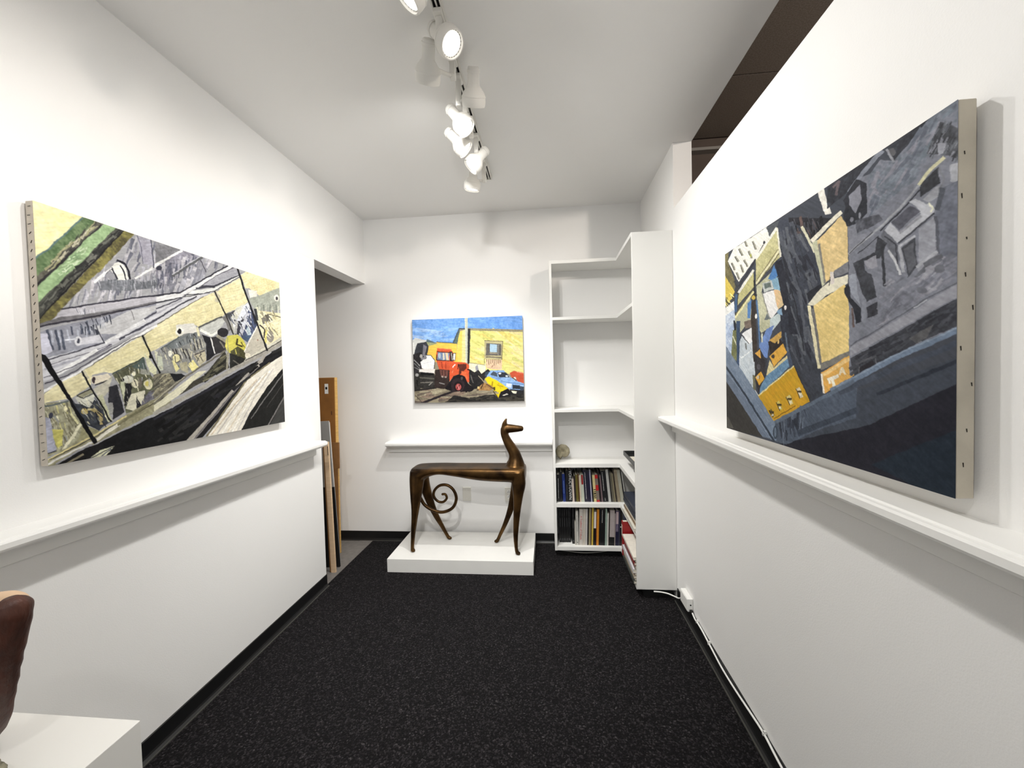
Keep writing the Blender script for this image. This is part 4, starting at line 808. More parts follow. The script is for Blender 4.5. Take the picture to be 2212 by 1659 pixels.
p([(1352, 1140), (1410, 1098), (1560, 1175), (1710, 1282), (1620, 1345), (1556, 1440), (1490, 1355), (1480, 1262), (1400, 1212)], (242, 216, 30), .06, (232, 204, 24)); l([(1470, 1180), (1460, 1250)], 20, (186, 150, 20)); l([(1540, 1230), (1640, 1260)], 12, (180, 146, 20)); p([(1480, 1270), (1510, 1260), (1510, 1320), (1490, 1320)], (70, 58, 20)); l([(1560, 1200), (1600, 1290)], 10, (206, 170, 24)); l([(1530, 1360), (1560, 1420)], 16, (200, 170, 20)); p([(1595, 1340), (1705, 1285), (1755, 1342), (1742, 1395), (1560, 1440)], (30, 28, 31), .1)
cv.scatter('K', [(260, 1340), (560, 1280), (1000, 1370), (1480, 1330), (1400, 1400), (880, 1400), (700, 1500), (260, 1500)], [(166, 156, 130), (130, 120, 100), (110, 98, 88), (178, 168, 140), (140, 120, 104)], 50, 170, -.15, 33)
p([(180, 1320), (560, 1265), (600, 1290), (180, 1345)], (44, 40, 40)); p([(700, 1540), (870, 1395), (1150, 1442), (1350, 1386), (1500, 1380), (1560, 1445), (1740, 1390), (1990, 1350), (1990, 1540)], (44, 42, 41), .15); p([(1620, 1395), (1690, 1360), (1720, 1380), (1640, 1400)], (206, 200, 186)); l([(360, 1520), (860, 1330)], 34, (46, 39, 43)); l([(262, 1385), (375, 1510)], 7, (70, 60, 56)); l([(1480, 1330), (1560, 1440)], 14, (60, 54, 40))
cv.scatter('K', [(760, 1500), (880, 1420), (1960, 1400), (1960, 1490)], [(60, 58, 52), (34, 33, 34), (70, 66, 58)], 30, 130, -.05, 34)

cv.streaks(.15, .045, 16, 120)
CP = (-1.122, -0.196, 1.189, 1.887)
cp = empty('painting', ((CP[0] + CP[1]) / 2, YB - 0.001, CP[2]), 'small painting of a red truck beside a yellow building on the back wall', 'painting')
def cpch(n, bm, m, **k):
    bm.transform(Matrix.Translation(-Vector(cp.location))); return obj(n, bm, m, cp, **k)
cpch('stretched_canvas', boxm(CP[0], CP[1], YB - 0.030, YB - 0.008, CP[2], CP[3]), mat('pale_canvas', (222, 218, 210), 0.75, noise=0.05, nscale=40), bevel=0.0015)
bm = bmesh.new()
for a in ((CP[0]+.04, CP[1]-.04, CP[2]+.04, CP[2]+.08), (CP[0]+.04, CP[1]-.04, CP[3]-.08, CP[3]-.04), (CP[0]+.04, CP[0]+.08, CP[2]+.08, CP[3]-.08), (CP[1]-.08, CP[1]-.04, CP[2]+.08, CP[3]-.08)):
    box(bm, a[0], a[1], YB - 0.008, YB - 0.0005, a[2], a[3])
cpch('stretcher_frame', bm, M_WOODLT)
painted_surface(cv, np.array((CP[0], YB - 0.030, CP[3])) - np.array(cp.location), (CP[1] - CP[0], 0, 0), (0, 0, CP[2] - CP[3]), cp, (0, -0.0008, 0))

# ------------------------------------------------------------------ track lights
TX, TZ = -0.362, 2.722                                   # track centre line, underside
M_LAMPW = mat('lamp_white_enamel', (236, 234, 228), 0.4, spec=0.4)
M_LENS = mat('lamp_lens', (255, 252, 245), 0.3, emit=((1.0, 0.97, 0.92), 3.2))
M_TRK = mat('track_white', (222, 220, 214), 0.4)
M_SLOT = mat('track_slot', (40, 38, 36), 0.5)
trk = empty('track_rail', (TX, 1.0, TZ), 'white ceiling track running the length of the room', 'track')
def trch(n, bm, m, **k):
    bm.transform(Matrix.Translation(-Vector(trk.location))); return obj(n, bm, m, trk, **k)
bm = bmesh.new()
prism(bm, [(TX-.0185, ZC), (TX-.0185, TZ), (TX-.0135, TZ), (TX-.0135, TZ+.014), (TX-.0025, TZ+.014), (TX-.0025, TZ+.002), (TX+.0025, TZ+.002), (TX+.0025, TZ+.014), (TX+.0135, TZ+.014), (TX+.0135, TZ), (TX+.0185, TZ), (TX+.0185, ZC)], 1, -1.4, 2.6)
trch('rail', bm, M_TRK)
trch('slot', boxm(TX-.0133, TX-.0027, -1.39, 2.59, TZ+.012, TZ+.0145), M_SLOT)
trch('slot', boxm(TX+.0027, TX+.0133, -1.39, 2.59, TZ+.012, TZ+.0145), M_SLOT)
trch('end_cap', boxm(TX-.0195, TX+.0195, 2.6, 2.606, TZ-.001, ZC), M_TRK)
for yy in (1.56, 1.60):
    bm = bmesh.new(); tube(bm, [((TX, yy, TZ+.004), .003), ((TX, yy, TZ-.0006), .003)], 8); trch('screw', bm, M_BLACK)

def track_head(ty, c, aim, label, power=1.0, drop=None, size=150, bend=None):
    """one lamp: adapter in the track, stem, knuckle, bell housing and lens; c = housing centre, aim = lit point"""
    c = Vector(c); d = (Vector(aim) - c).normalized()
    root = empty('track_light', (TX, ty, TZ), label, 'spotlight', 'white spotlights on the ceiling track')
    T0 = Matrix.Translation(-Vector(root.location))
    def ch(n, bm, m, parent=root, **k):
        bm.transform(T0); return obj(n, bm, m, parent, **k)
    ch('adapter', boxm(TX-.016, TX+.016, ty-.028, ty+.028, TZ-.016, TZ-.0003), M_LAMPW, bevel=.003)
    zb = drop if drop else c.z
    ch('stem', boxm(TX-.0115, TX+.0115, ty-.010, ty+.010, zb-.012, TZ-.014), M_LAMPW, bevel=.003)
    bm = bmesh.new()
    tube(bm, [((TX, ty, zb), .008), (tuple(Vector((TX, ty, zb)).lerp(c, .5)), .0075), (tuple(c), .007)], 10)
    ellipsoid(bm, Vector((TX, ty, zb)), (.0125, .0125, .0125), 12)
    ch('swivel_arm', bm, M_LAMPW, smooth=True)
    q = (-d).to_track_quat('Z', 'Y').to_matrix().to_4x4()
    M = Matrix.Translation(c) @ q @ Matrix.Scale(.94, 4)
    bm = bmesh.new()
    # outer bell then back inside to the lens seat, one closed shell
    prof = [(.0001, .088), (.021, .088), (.0245, .086), (.0265, .080), (.0272, .030), (.028, .020), (.036, .010), (.046, -.002), (.0525, -.014), (.0542, -.018), (.0546, -.040), (.0535, -.052), (.0505, -.060),
            (.0465, -.060), (.0455, -.050), (.0001, -.048)]
    lathe(bm, prof, 32, M)
    h = ch('housing', bm, M_LAMPW, smooth=True)
    md = h.modifiers.new('edges', 'EDGE_SPLIT'); md.split_angle = math.radians(50)
    bm = bmesh.new(); lathe(bm, [(.0545, -.0185), (.0556, -.0195), (.0556, -.0225), (.0545, -.0235)], 32, M); ch('trim_ring', bm, M_LAMPW, h)
    bm = bmesh.new(); lathe(bm, [(.0285, .076), (.0295, .075), (.0295, .066), (.0285, .065)], 28, M); ch('collar', bm, M_LAMPW, h)
    bm = bmesh.new(); lathe(bm, [(.0001, -.0485), (.0405, -.0495), (.0405, -.0515), (.0001, -.0535)], 32, M); ch('lens', bm, M_LENS, h, smooth=False)
    bm = bmesh.new()
    for k in range(24):
        a = 2*math.pi*k/24
        P = M @ Vector((.0425*math.cos(a), .0425*math.sin(a), -.0502))
        Q = M @ Vector((.0455*math.cos(a), .0455*math.sin(a), -.0502))
        tube(bm, [(P, .0012), (Q, .0012)], 5)
    ch('reflector_rib', bm, mat('lamp_rib', (70, 68, 66), .5), h)
    ld = bpy.data.lights.new('lamp', 'SPOT'); ld.energy = SPOT_W * power; ld.color = (1.0, 0.985, 0.955)
    ld.spot_size = math.radians(size); ld.spot_blend = 1.0; ld.shadow_soft_size = 0.022
    lo = bpy.data.objects.new('lamp', ld); COL.objects.link(lo); lo.parent = root
    lo.matrix_local = T0 @ Matrix.Translation(c + d * .062) @ q
    return root

track_head(1.20, (-.385, 1.225, 2.657), (-1.53, 1.15, 1.25), 'white spotlight cut off by the top of the photo, lens turned to the left wall', .95, size=112)
track_head(1.40, (-.352, 1.43, 2.662), (.74, .95, 1.35), 'white spotlight facing the viewer, largest glowing lens on the track', 1.0, size=150)
track_head(1.60, (-.445, 1.530, 2.648), (-1.10, 3.15, 1.10), 'shaded grey-white spotlight seen from behind, left of the track near the viewer', 1.0, size=145)
track_head(1.70, (-.290, 1.675, 2.638), (-.60, 3.15, .75), 'white spotlight seen from behind on a long square stem, right of the track', .7, drop=2.607, size=140)
track_head(1.84, (-.395, 1.86, 2.642), (.76, 1.80, 1.15), 'tilted white spotlight with its glowing lens turned right, mid track', .95, size=150)
track_head(1.98, (-.440, 2.03, 2.640), (.76, 2.30, 1.45), 'white spotlight seen edge-on below the tilted one, aimed down to the right', .6, size=120)
track_head(2.12, (-.362, 2.14, 2.602), (-1.53, 1.90, 1.30), 'white spotlight on a thin stem with its glowing lens turned left', .75, drop=2.640, size=148)
track_head(2.38, (-.432, 2.37, 2.607), (-.80, 2.80, .20), 'last white spotlight at the far end of the track, pointing down', 2.6, size=114)
# the track goes on behind the viewer; these unseen lamps are added as fill
track_head(.75, (-.40, .72, 2.64), (-1.50, .3, 1.0), 'unseen white fill spotlight added on the track above the viewer, turned to the left wall', .9, size=115)
track_head(.35, (-.32, .32, 2.64), (-.62, 2.70, .05), 'unseen white fill spotlight added on the track above the viewer, turned to the far end', 3.0, size=66)
track_head(-.15, (-.32, -.18, 2.64), (.74, -.5, 1.1), 'unseen white fill spotlight added on the track behind the viewer, turned to the right wall', 1.1)
track_head(-.65, (-.40, -.62, 2.64), (-.75, 2.75, .05), 'unseen white fill spotlight added on the track behind the viewer, turned to the far end', 2.0, size=60)

# ------------------------------------------------------------------ corner bookcase
bc = empty('bookcase', (0.40, 3.0, 0), 'tall white corner bookcase with open shelves', 'bookcase')
def bch(n, bm, m, **k):
    bm.transform(Matrix.Translation(-Vector(bc.location))); return obj(n, bm, m, bc, **k)
SX0, SX1, SY, SYE = 0.026, 0.523, 2.945, 2.412
bch('side_panel', boxm(SX0, SX0 + .019, SY, YB - .001, .046, 2.259), M_SHELF, bevel=.001)
bch('end_panel', boxm(SX1, XR - .001, SYE, SYE + .019, .060, 2.252), M_SHELF, bevel=.001)
SHZ = [(2.259, .024), (1.834, .022), (1.134, .022), (.718, .030), (.412, .030), (.078, .030)]
for zt, th in SHZ:
    bm = bmesh.new()
    prism(bm, [(SX0 + .019, SY), (SX1, SY), (SX1, SYE + .019), (XR - .001, SYE + .019), (XR - .001, YB - .001), (SX0 + .019, YB - .001)], 2, zt - th, zt)
    bch('shelf', bm, M_SHELF, bevel=.001)
bm = bmesh.new()
prism(bm, [(SX0 + .004, SY + .05), (SX1 + .05, SY + .05), (SX1 + .05, SYE + .03), (XR - .02, SYE + .03), (XR - .02, YB - .017), (SX0 + .004, YB - .017)], 2, 0, .048)
bch('toe_kick', bm, M_BLACK)

# ------------------------------------------------------------------ books
def bmat(col):
    return mat('book_%d_%d_%d' % col, col, 0.45, noise=.06, nscale=40)
M_PAGE = mat('book_pages', (226, 220, 204), 0.8, noise=.06, nscale=300, stretch=(12, 1, .2))
ORD = ['first', 'second', 'third', 'fourth', 'fifth', 'sixth', 'seventh', 'eighth', 'ninth', 'tenth', 'eleventh', 'twelfth', 'thirteenth', 'fourteenth', 'fifteenth', 'sixteenth', 'seventeenth', 'eighteenth', 'nineteenth', 'twentieth',
       'twenty-first', 'twenty-second', 'twenty-third', 'twenty-fourth', 'twenty-fifth', 'twenty-sixth', 'twenty-seventh', 'twenty-eighth', 'twenty-ninth', 'thirtieth']
def strip(parent, name, x0, x1, z0, z1, m, dy=-0.0006):
    return obj(name, boxm(x0, x1, dy - .0004, .0004, z0, z1), m, parent)
def dashes(parent, x0, x1, z0, z1, m, seed):
    """illegible line of spine lettering, letters of uneven size"""
    rs = random.Random(seed); bm = bmesh.new(); z = z1
    while z > z0:
        h = rs.uniform(.0025, .005); box(bm, x0 + rs.uniform(0, .001), x1 - rs.uniform(0, .001), -.0009, .0003, max(z - h, z0), z); z -= h + rs.uniform(.0012, .003)
    return obj('spine_lettering', bm, m, parent)
M_LW = mat('lettering_white', (205, 205, 205), .5); M_LG = mat('lettering_grey', (92, 92, 94), .5); M_LR = mat('lettering_red', (190, 52, 58), .5); M_LB = mat('lettering_blue', (120, 150, 205), .5)
def book(x, t, h, ang, ys, zs, col, tagk, label, group, depth=.19, idx=0):
    """upright book: cover (spine and two boards) with the page block inside; spine faces -y"""
    bm = bmesh.new(); c = min(.0022, t * .2)
    box(bm, 0, t, 0, c, 0, h); box(bm, 0, c, c, depth, 0, h); box(bm, t - c, t, c, depth, 0, h)
    o = obj('book', bm, bmat(col)); tag(o, label, 'book', group)
    obj('pages', boxm(c, t - c, c, depth - .004, .003, h - .004), M_PAGE, o)
    if ang >= 0:
        o.location = (x, ys, zs + .0004); o.rotation_euler = (0, -ang, 0)
    else:      # leans right: rests on its lower right edge
        dx = t * math.cos(ang); o.rotation_euler = (0, -ang, 0)
        o.location = (x + t - dx, ys, zs + t * math.sin(-ang) + .0004)
    if tagk == 'T':
        me = text_mesh('VOHUCTUOWN', .030); me.transform(Matrix.Translation((t*.55, -.0006, h*.52)) @ Matrix.Rotation(math.pi/2, 4, 'Y') @ Matrix.Rotation(math.pi/2, 4, 'X'))
        me.materials.append(M_LW); q = bpy.data.objects.new('spine_lettering', me); COL.objects.link(q); q.parent = o
    elif tagk == 'title':
        me = text_mesh('A Tradition of Culture', .020); me.transform(Matrix.Translation((t*.5, -.0006, h*.48)) @ Matrix.Rotation(math.pi/2, 4, 'Y') @ Matrix.Rotation(math.pi/2, 4, 'X'))
        me.materials.append(M_LR); q = bpy.data.objects.new('spine_lettering', me); COL.objects.link(q); q.parent = o
    elif tagk in ('t1', 't3', 't4', 't5', 't6', 't2'):
        m = {'t1': M_LW, 't3': M_LG, 't4': M_LW, 't5': M_LW, 't6': M_LW, 't2': M_LB}[tagk]
        cx = t * (.5 if tagk != 't5' else .35); w = min(.0045, t * .3)
        z0, z1 = {'t1': (.12, .86), 't3': (.1, .55), 't4': (.08, .92), 't5': (.35, .95), 't6': (.62, .97), 't2': (.3, .75)}[tagk]
        dashes(o, cx - w/2, cx + w/2, h*z0, h*z1, m, idx)
        if tagk == 't5': dashes(o, cx + .001, cx + .005, h*.03, h*.12, M_LW, 9)
    elif tagk == 'v':
        dashes(o, t*.35, t*.55, h*.72, h*.95, M_LG, idx); dashes(o, t*.35, t*.6, h*.42, h*.66, M_LG, idx + 40); dashes(o, t*.2, t*.8, h*.07, h*.10, M_LG, idx)
    elif tagk == 'red':
        strip(o, 'red_band', t*.3, t*.92, h*.64, h*.995, mat('band_red', (140, 22, 26), .5))
    elif tagk == 'bars':
        for k, (a, b) in enumerate(((.44, .47), (.36, .39), (.28, .33), (.2, .24), (.14, .17))): strip(o, 'spine_letter', t*.1, t*.95, h*a, h*b, M_BLACK)
    elif tagk == 'redgrey':
        for a, b in ((.86, .995), (.42, .62), (.0, .07)): strip(o, 'red_band', 0, t, h*a, h*b, mat('band_red2', (176, 30, 32), .5))
    elif tagk == 'stripes':
        for k in range(4): strip(o, 'spine_line', t*(.14+.22*k), t*(.2+.22*k), h*.02, h*.95, mat('line_brown', (96, 84, 66), .6))
    elif tagk == 'dot':
        bm = bmesh.new(); tube(bm, [((t*.5, .0003, h*.08), .0035), ((t*.5, -.0008, h*.08), .0035)], 10); obj('spine_emblem', bm, M_BLACK, o); dashes(o, t*.4, t*.6, h*.4, h*.88, M_LG, 3)
    elif tagk == 'label':
        strip(o, 'spine_label', t*.12, t*.82, h*.50, h*.985, mat('label_white', (222, 214, 210), .5)); strip(o, 'red_edge', t*.86, t*.99, h*.05, h*.98, mat('band_dark_red', (96, 16, 18), .5))
    elif tagk == 'blk':
        strip(o, 'black_band', 0, t, 0, h*.24, M_BLACK)
    elif tagk == 'navy':
        strip(o, 'navy_band', 0, t, 0, h*.40, mat('band_navy', (26, 24, 52), .5)); strip(o, 'pale_panel', t*.1, t*.9, h*.62, h*.97, mat('panel_pink', (190, 170, 172), .5)); dashes(o, t*.4, t*.55, h*.3, h*.6, M_LW, 5)
    elif tagk == 'tab':
        strip(o, 'paper_tab', t*.1, t*.7, h*.52, h*.55, M_WHITE)
    return o

ROW1 = [(0.051, 0.022, 0.212, -0.019, 2.985, (16, 16, 18), 't1'),
 (0.074, 0.017, 0.235, -0.021, 2.985, (14, 14, 17), ''),
 (0.097, 0.021, 0.217, 0.037, 2.985, (24, 44, 108), 't2'),
 (0.119, 0.019, 0.244, -0.004, 2.985, (15, 15, 17), 't3'),
 (0.139, 0.026, 0.249, -0.0, 2.985, (17, 17, 19), 'T'),
 (0.171, 0.014, 0.178, 0.034, 2.985, (196, 182, 172), ''),
 (0.186, 0.013, 0.2, 0.03, 2.985, (40, 32, 30), ''),
 (0.2, 0.017, 0.21, 0.038, 2.985, (98, 88, 36), ''),
 (0.218, 0.009, 0.216, 0.037, 2.985, (78, 50, 22), ''),
 (0.228, 0.01, 0.205, 0.063, 2.985, (205, 190, 172), ''),
 (0.239, 0.0229, 0.211, 0.081, 2.985, (186, 192, 176), 'red'),
 (0.263, 0.0279, 0.249, 0.08, 2.985, (30, 28, 46), 't4'),
 (0.292, 0.009, 0.245, 0.098, 2.985, (26, 24, 44), ''),
 (0.302, 0.0099, 0.24, 0.104, 2.985, (24, 22, 50), ''),
 (0.312, 0.0079, 0.248, 0.121, 2.985, (172, 170, 188), ''),
 (0.322, 0.0109, 0.241, 0.112, 2.985, (18, 17, 20), ''),
 (0.334, 0.0188, 0.207, 0.126, 2.985, (206, 190, 135), 'bars'),
 (0.355, 0.0218, 0.211, 0.138, 2.985, (120, 108, 98), 'redgrey'),
 (0.379, 0.0119, 0.245, 0.127, 2.985, (28, 18, 20), ''),
 (0.392, 0.0099, 0.206, 0.156, 2.985, (110, 92, 96), ''),
 (0.403, 0.0396, 0.241, 0.137, 2.985, (16, 17, 20), 't5'),
 (0.444, 0.0188, 0.251, 0.148, 2.985, (182, 182, 178), ''),
 (0.465, 0.0089, 0.246, 0.151, 2.985, (40, 38, 36), ''),
 (0.474, 0.0118, 0.224, 0.175, 2.985, (96, 92, 78), ''),
 (0.488, 0.0108, 0.219, 0.179, 2.985, (128, 120, 96), ''),
 (0.501, 0.0099, 0.247, 0.171, 2.985, (54, 46, 38), ''),
 (0.513, 0.0216, 0.247, 0.179, 2.985, (168, 156, 132), 'stripes'),
 (0.537, 0.0226, 0.247, 0.179, 2.985, (166, 164, 150), ''),
 (0.562, 0.0078, 0.239, 0.198, 2.985, (30, 30, 32), ''),
 (0.571, 0.0059, 0.237, 0.161, 2.985, (186, 186, 180), '')]
ROW2 = [(0.063, 0.016, 0.292, -0.024, 2.975, (14, 14, 15), 'v'),
 (0.081, 0.016, 0.292, -0.021, 2.975, (14, 14, 15), 'v'),
 (0.098, 0.016, 0.292, -0.024, 2.975, (14, 14, 15), 'v'),
 (0.116, 0.016, 0.293, -0.02, 2.975, (14, 14, 15), 'v'),
 (0.133, 0.016, 0.293, -0.024, 2.975, (14, 14, 15), 'v'),
 (0.162, 0.018, 0.291, -0.027, 2.975, (15, 15, 16), 'v'),
 (0.181, 0.007, 0.179, -0.028, 2.975, (205, 200, 190), ''),
 (0.19, 0.019, 0.264, -0.019, 2.975, (198, 196, 188), 'dot'),
 (0.211, 0.027, 0.281, -0.032, 2.975, (200, 194, 186), 'title'),
 (0.239, 0.018, 0.282, -0.039, 2.975, (196, 188, 176), ''),
 (0.258, 0.015, 0.282, -0.035, 2.975, (196, 192, 188), ''),
 (0.274, 0.008, 0.281, -0.05, 2.975, (22, 18, 17), ''),
 (0.284, 0.014, 0.287, -0.052, 2.975, (150, 140, 112), ''),
 (0.299, 0.005, 0.287, -0.045, 2.975, (60, 26, 22), ''),
 (0.305, 0.013, 0.291, -0.041, 2.975, (196, 170, 72), ''),
 (0.319, 0.023, 0.265, -0.049, 2.975, (20, 14, 14), 'label'),
 (0.343, 0.017, 0.278, -0.054, 2.975, (205, 132, 40), ''),
 (0.362, 0.0439, 0.281, -0.05, 2.975, (14, 14, 16), 't6'),
 (0.408, 0.012, 0.287, -0.059, 2.975, (150, 170, 158), ''),
 (0.422, 0.011, 0.249, -0.052, 2.975, (206, 206, 198), ''),
 (0.434, 0.007, 0.269, -0.045, 2.975, (40, 24, 22), ''),
 (0.442, 0.035, 0.272, -0.04, 2.975, (176, 166, 164), 'blk'),
 (0.478, 0.007, 0.248, -0.044, 2.975, (150, 140, 136), ''),
 (0.486, 0.022, 0.269, -0.052, 2.975, (92, 80, 104), 'navy'),
 (0.51, 0.007, 0.266, -0.045, 2.975, (60, 62, 80), ''),
 (0.519, 0.011, 0.27, -0.037, 2.975, (34, 28, 30), 'tab')]
DESC1 = ['black book with white lettering', 'plain black book', 'royal blue hardback', 'black hardback with faint grey lettering', 'black hardback with big white capitals', 'short pale pink paperback', 'dark brown thin book', 'olive green book',
         'thin brown book', 'cream paperback', 'pale green book with red top band', 'dark navy hardback with small white lettering', 'thin navy book', 'thin dark blue book', 'tall lavender-grey thin book', 'black thin book',
         'short cream book with black bars on its spine', 'grey book with red bands', 'dark brown-black book', 'thin mauve-grey book', 'thick black hardback with white lettering', 'tall light grey book', 'thin dark grey book', 'olive-grey book',
         'khaki book', 'dark brown leaning book', 'tan book with brown lines', 'pale grey-green leaning book', 'thin black leaning book', 'thinnest white leaning book']
DESC2 = ['black boxed volume'] * 6 + ['short thin cream book', 'off-white book with a black dot', 'white book with a red title', 'cream white book', 'cool white book', 'thin black-brown book', 'khaki grey book', 'thin dark red book', 'yellow spined book',
         'black book with a white spine label', 'orange spined book', 'thick black book with white lettering', 'pale green book', 'short white book', 'thin dark maroon book', 'wide lilac-grey book with a black foot', 'thin grey book', 'pink and navy book',
         'thin slate blue book', 'black book with a white paper tab']
# keep leaning neighbours from crossing
rows = []
R1 = [list(r) for r in ROW1]
for i in range(1, len(R1)):
    a, b = R1[i-1], R1[i]
    hm = min(a[2], b[2]); slack = b[0] - (a[0] + a[1] / math.cos(a[3])) - .0004
    if slack < 0: b[0] -= slack; slack = 0
    b[3] = max(0.0, min(b[3], a[3] + slack / hm)) if b[3] > a[3] else max(b[3], 0.0)
    if i == 1: a[3] = max(0.0, a[3])
for i, r in enumerate(R1):
    book(r[0], r[1], r[2], r[3], r[4], .412, tuple(r[5]), r[6], '%s, %s from left on upper book shelf' % (DESC1[i], ORD[i]), 'books standing on the upper book shelf', idx=i)
R2 = [list(r) for r in ROW2]
for i in range(len(R2) - 2, -1, -1):
    a, b = R2[i], R2[i+1]
    over = a[0] + a[1] + .0003 - b[0]
    if over > 0: a[1] -= over
    if a[3] < b[3]: a[3] = b[3]
for i, r in enumerate(R2):
    ys = r[4] + (.045 if i < 5 else .02 if i == 5 else 0)
    book(r[0], r[1], r[2], min(0, r[3]) if i > 7 else 0, ys, .078, tuple(r[5]), r[6], '%s, %s from left on lowest shelf' % (DESC2[i], ORD[i]), 'books standing on the lowest shelf', depth=.15, idx=i + 50)

# books and magazines lying flat along the right-hand run
def flat(x0, x1, y0, y1, z0, z1, col, label, group, name='magazine', cat='magazine'):
    c = min(.0016, (z1 - z0) * .25); bm = bmesh.new()
    box(bm, x0, x1, y0, y1, z1 - c, z1); box(bm, x0, x1, y0, y1, z0, z0 + c); box(bm, x0, x0 + c, y0, y1, z0 + c, z1 - c)
    o = obj(name, bm, bmat(col)); tag(o, label, cat, group)
    obj('pages', boxm(x0 + c, x1 - .002, y0 + .002, y1 - .002, z0 + c, z1 - c), M_PAGE, o)
    return rebase(o, ((x0+x1)/2, (y0+y1)/2, z0))
G1, G2 = 'flat stack on the upper book shelf beside the end panel', 'flat stack on the lowest shelf beside the end panel'
z = .4125
for h, col, lab, x0, y1 in ((.016, (214, 210, 198), 'white thick folder at the bottom of the flat stack on the upper book shelf', .515, 2.80), (.010, (160, 140, 110), 'tan magazine lying just above the white folder', .530, 2.84), (.009, (120, 96, 74), 'brown magazine in the flat stack under the dark binders', .527, 2.83),
                            (.009, (196, 190, 176), 'cream magazine in the flat stack under the dark binders', .532, 2.83), (.012, (36, 38, 46), 'lowest dark blue-grey binder of the flat stack', .535, 2.86), (.016, (46, 51, 64), 'second dark blue-grey binder of the flat stack', .530, 2.86), (.016, (40, 44, 56), 'third dark blue-grey binder of the flat stack', .533, 2.87), (.026, (52, 57, 70), 'slate blue box file on top of the flat stack, with a pale sticker', .537, 2.87)):
    last = flat(x0, .752, 2.437, y1, z, z + h, col, lab, G1); z += h + .0004
obj('sticker', (lambda b: (b.transform(Matrix.Translation(-Vector(last.location))), b)[1])(boxm(.55, .59, 2.50, 2.56, z - .0008, z + .0004)), M_WHITE, last)
z = .0785
for h, col, lab, x0, y1 in ((.020, (70, 74, 70), 'grey-green book at the bottom of the lowest flat stack', .508, 2.78), (.014, (30, 28, 30), 'black magazine second in the lowest flat stack', .512, 2.78), (.018, (170, 158, 140), 'cream book in the lowest flat stack', .509, 2.77), (.016, (112, 92, 76), 'brown book in the lowest flat stack', .514, 2.77),
                            (.024, (206, 204, 208), 'pale lilac-white book standing out in the lowest flat stack', .505, 2.79), (.022, (96, 72, 56), 'dark tan book in the lowest flat stack', .516, 2.77), (.020, (132, 34, 36), 'red book lying in the lowest flat stack', .512, 2.77), (.014, (48, 40, 38), 'dark brown magazine near the top of the lowest flat stack', .516, 2.78), (.018, (232, 226, 214), 'white book on top of the lowest flat stack', .508, 2.79)):
    flat(x0, .752, 2.437, y1, z, z + h, col, lab, G2, 'book' if 'book' in lab else 'magazine', 'book' if 'book' in lab else 'magazine'); z += h + .0004
o = obj('book', (lambda b: b)(boxm(.512, .70, 2.815, 2.848, .0785, .325)), bmat((150, 22, 26))); tag(o, 'upright red hardback in the inner corner of the lowest shelf', 'book')
strip_m = obj('spine_label', boxm(.5112, .5122, 2.819, 2.844, .22, .30), mat('label_cream', (222, 206, 190), .5), o)
obj('pages', boxm(.519, .696, 2.8185, 2.8445, .3245, .3262), M_PAGE, o); rebase(o, (.512, 2.83, .0785))
o = obj('book', boxm(.535, .715, 2.860, 2.905, .0785, .345), bmat((44, 50, 70))); tag(o, 'upright dark blue book behind the red hardback', 'book')
pg = obj('pages', boxm(.541, .711, 2.864, 2.901, .3445, .3462), M_PAGE, o); rebase(o, (.535, 2.88, .0785))

# black tray on a ribbed file box
fb = empty('file_box', (.66, 2.58, .7185), 'dark ribbed file box under the black tray', 'box')
def fch(n, bm, m, par, **k):
    bm.transform(Matrix.Translation(-Vector(par.location))); return obj(n, bm, m, par, **k)
M_DKP = mat('dark_plastic', (40, 41, 42), .4)
fch('body', boxm(.575, .745, 2.44, 2.70, .7185, .792), M_DKP, fb, bevel=.003)
for k in range(7):
    fch('rib', boxm(.5735, .5765, 2.46 + .034*k, 2.472 + .034*k, .726, .786), mat('rib_grey', (74, 75, 76), .45), fb)
tr = empty('letter_tray', (.65, 2.67, .7925), 'black open letter tray lying on the ribbed file box', 'tray')
fch('base', boxm(.545, .748, 2.44, 2.905, .7925, .7965), M_DKP, tr)
for a in ((.545, .549, 2.44, 2.905), (.744, .748, 2.44, 2.905), (.549, .744, 2.44, 2.444), (.549, .744, 2.901, 2.905)):
    fch('rim', boxm(a[0], a[1], a[2], a[3], .7965, .824), M_DKP, tr)
fch('paper', boxm(.556, .738, 2.46, 2.80, .7968, .803), M_PAGE, tr)

# coiled stone shell
def ammonite():
    bm = bmesh.new(); path = []
    n = 84
    for i in range(n):
        f = i / (n - 1); a = f * 2 * math.pi * 2.6
        r = .006 + .036 * f ** 1.2
        tr_ = .0045 + .0195 * f ** 1.15
        path.append(((r * math.cos(a + .6), 0, r * math.sin(a + .6)), tr_, tr_ * 1.15 * (1 + .05 * math.sin(i * 1.9))))
    tube(bm, path, 12, True, up=(0, 1, 0))
    return bm
sh = obj('stone_shell', ammonite(), mat('shell_stone', (150, 142, 118), .8, noise=.25, nscale=40, bump=.4, bscale=120), smooth=True)
zmin = min(v.co.z for v in sh.data.vertices)
sh.location = (.112, 3.09, .7185 - zmin); sh.rotation_euler = (0, 0, math.radians(-18)); tag(sh, 'small coiled stone shell in the left corner of a shelf', 'shell')

# ------------------------------------------------------------------ plinth and bronze animal
o = obj('plinth', boxm(-1.19, -.130, 2.657, 3.146, 0, .097), mat('plinth_white', (236, 235, 231), .5, noise=.02, nscale=6), bevel=.0012)
tag(o, 'low white plinth under the bronze animal', 'plinth'); rebase(o, (-.66, 2.9, 0))

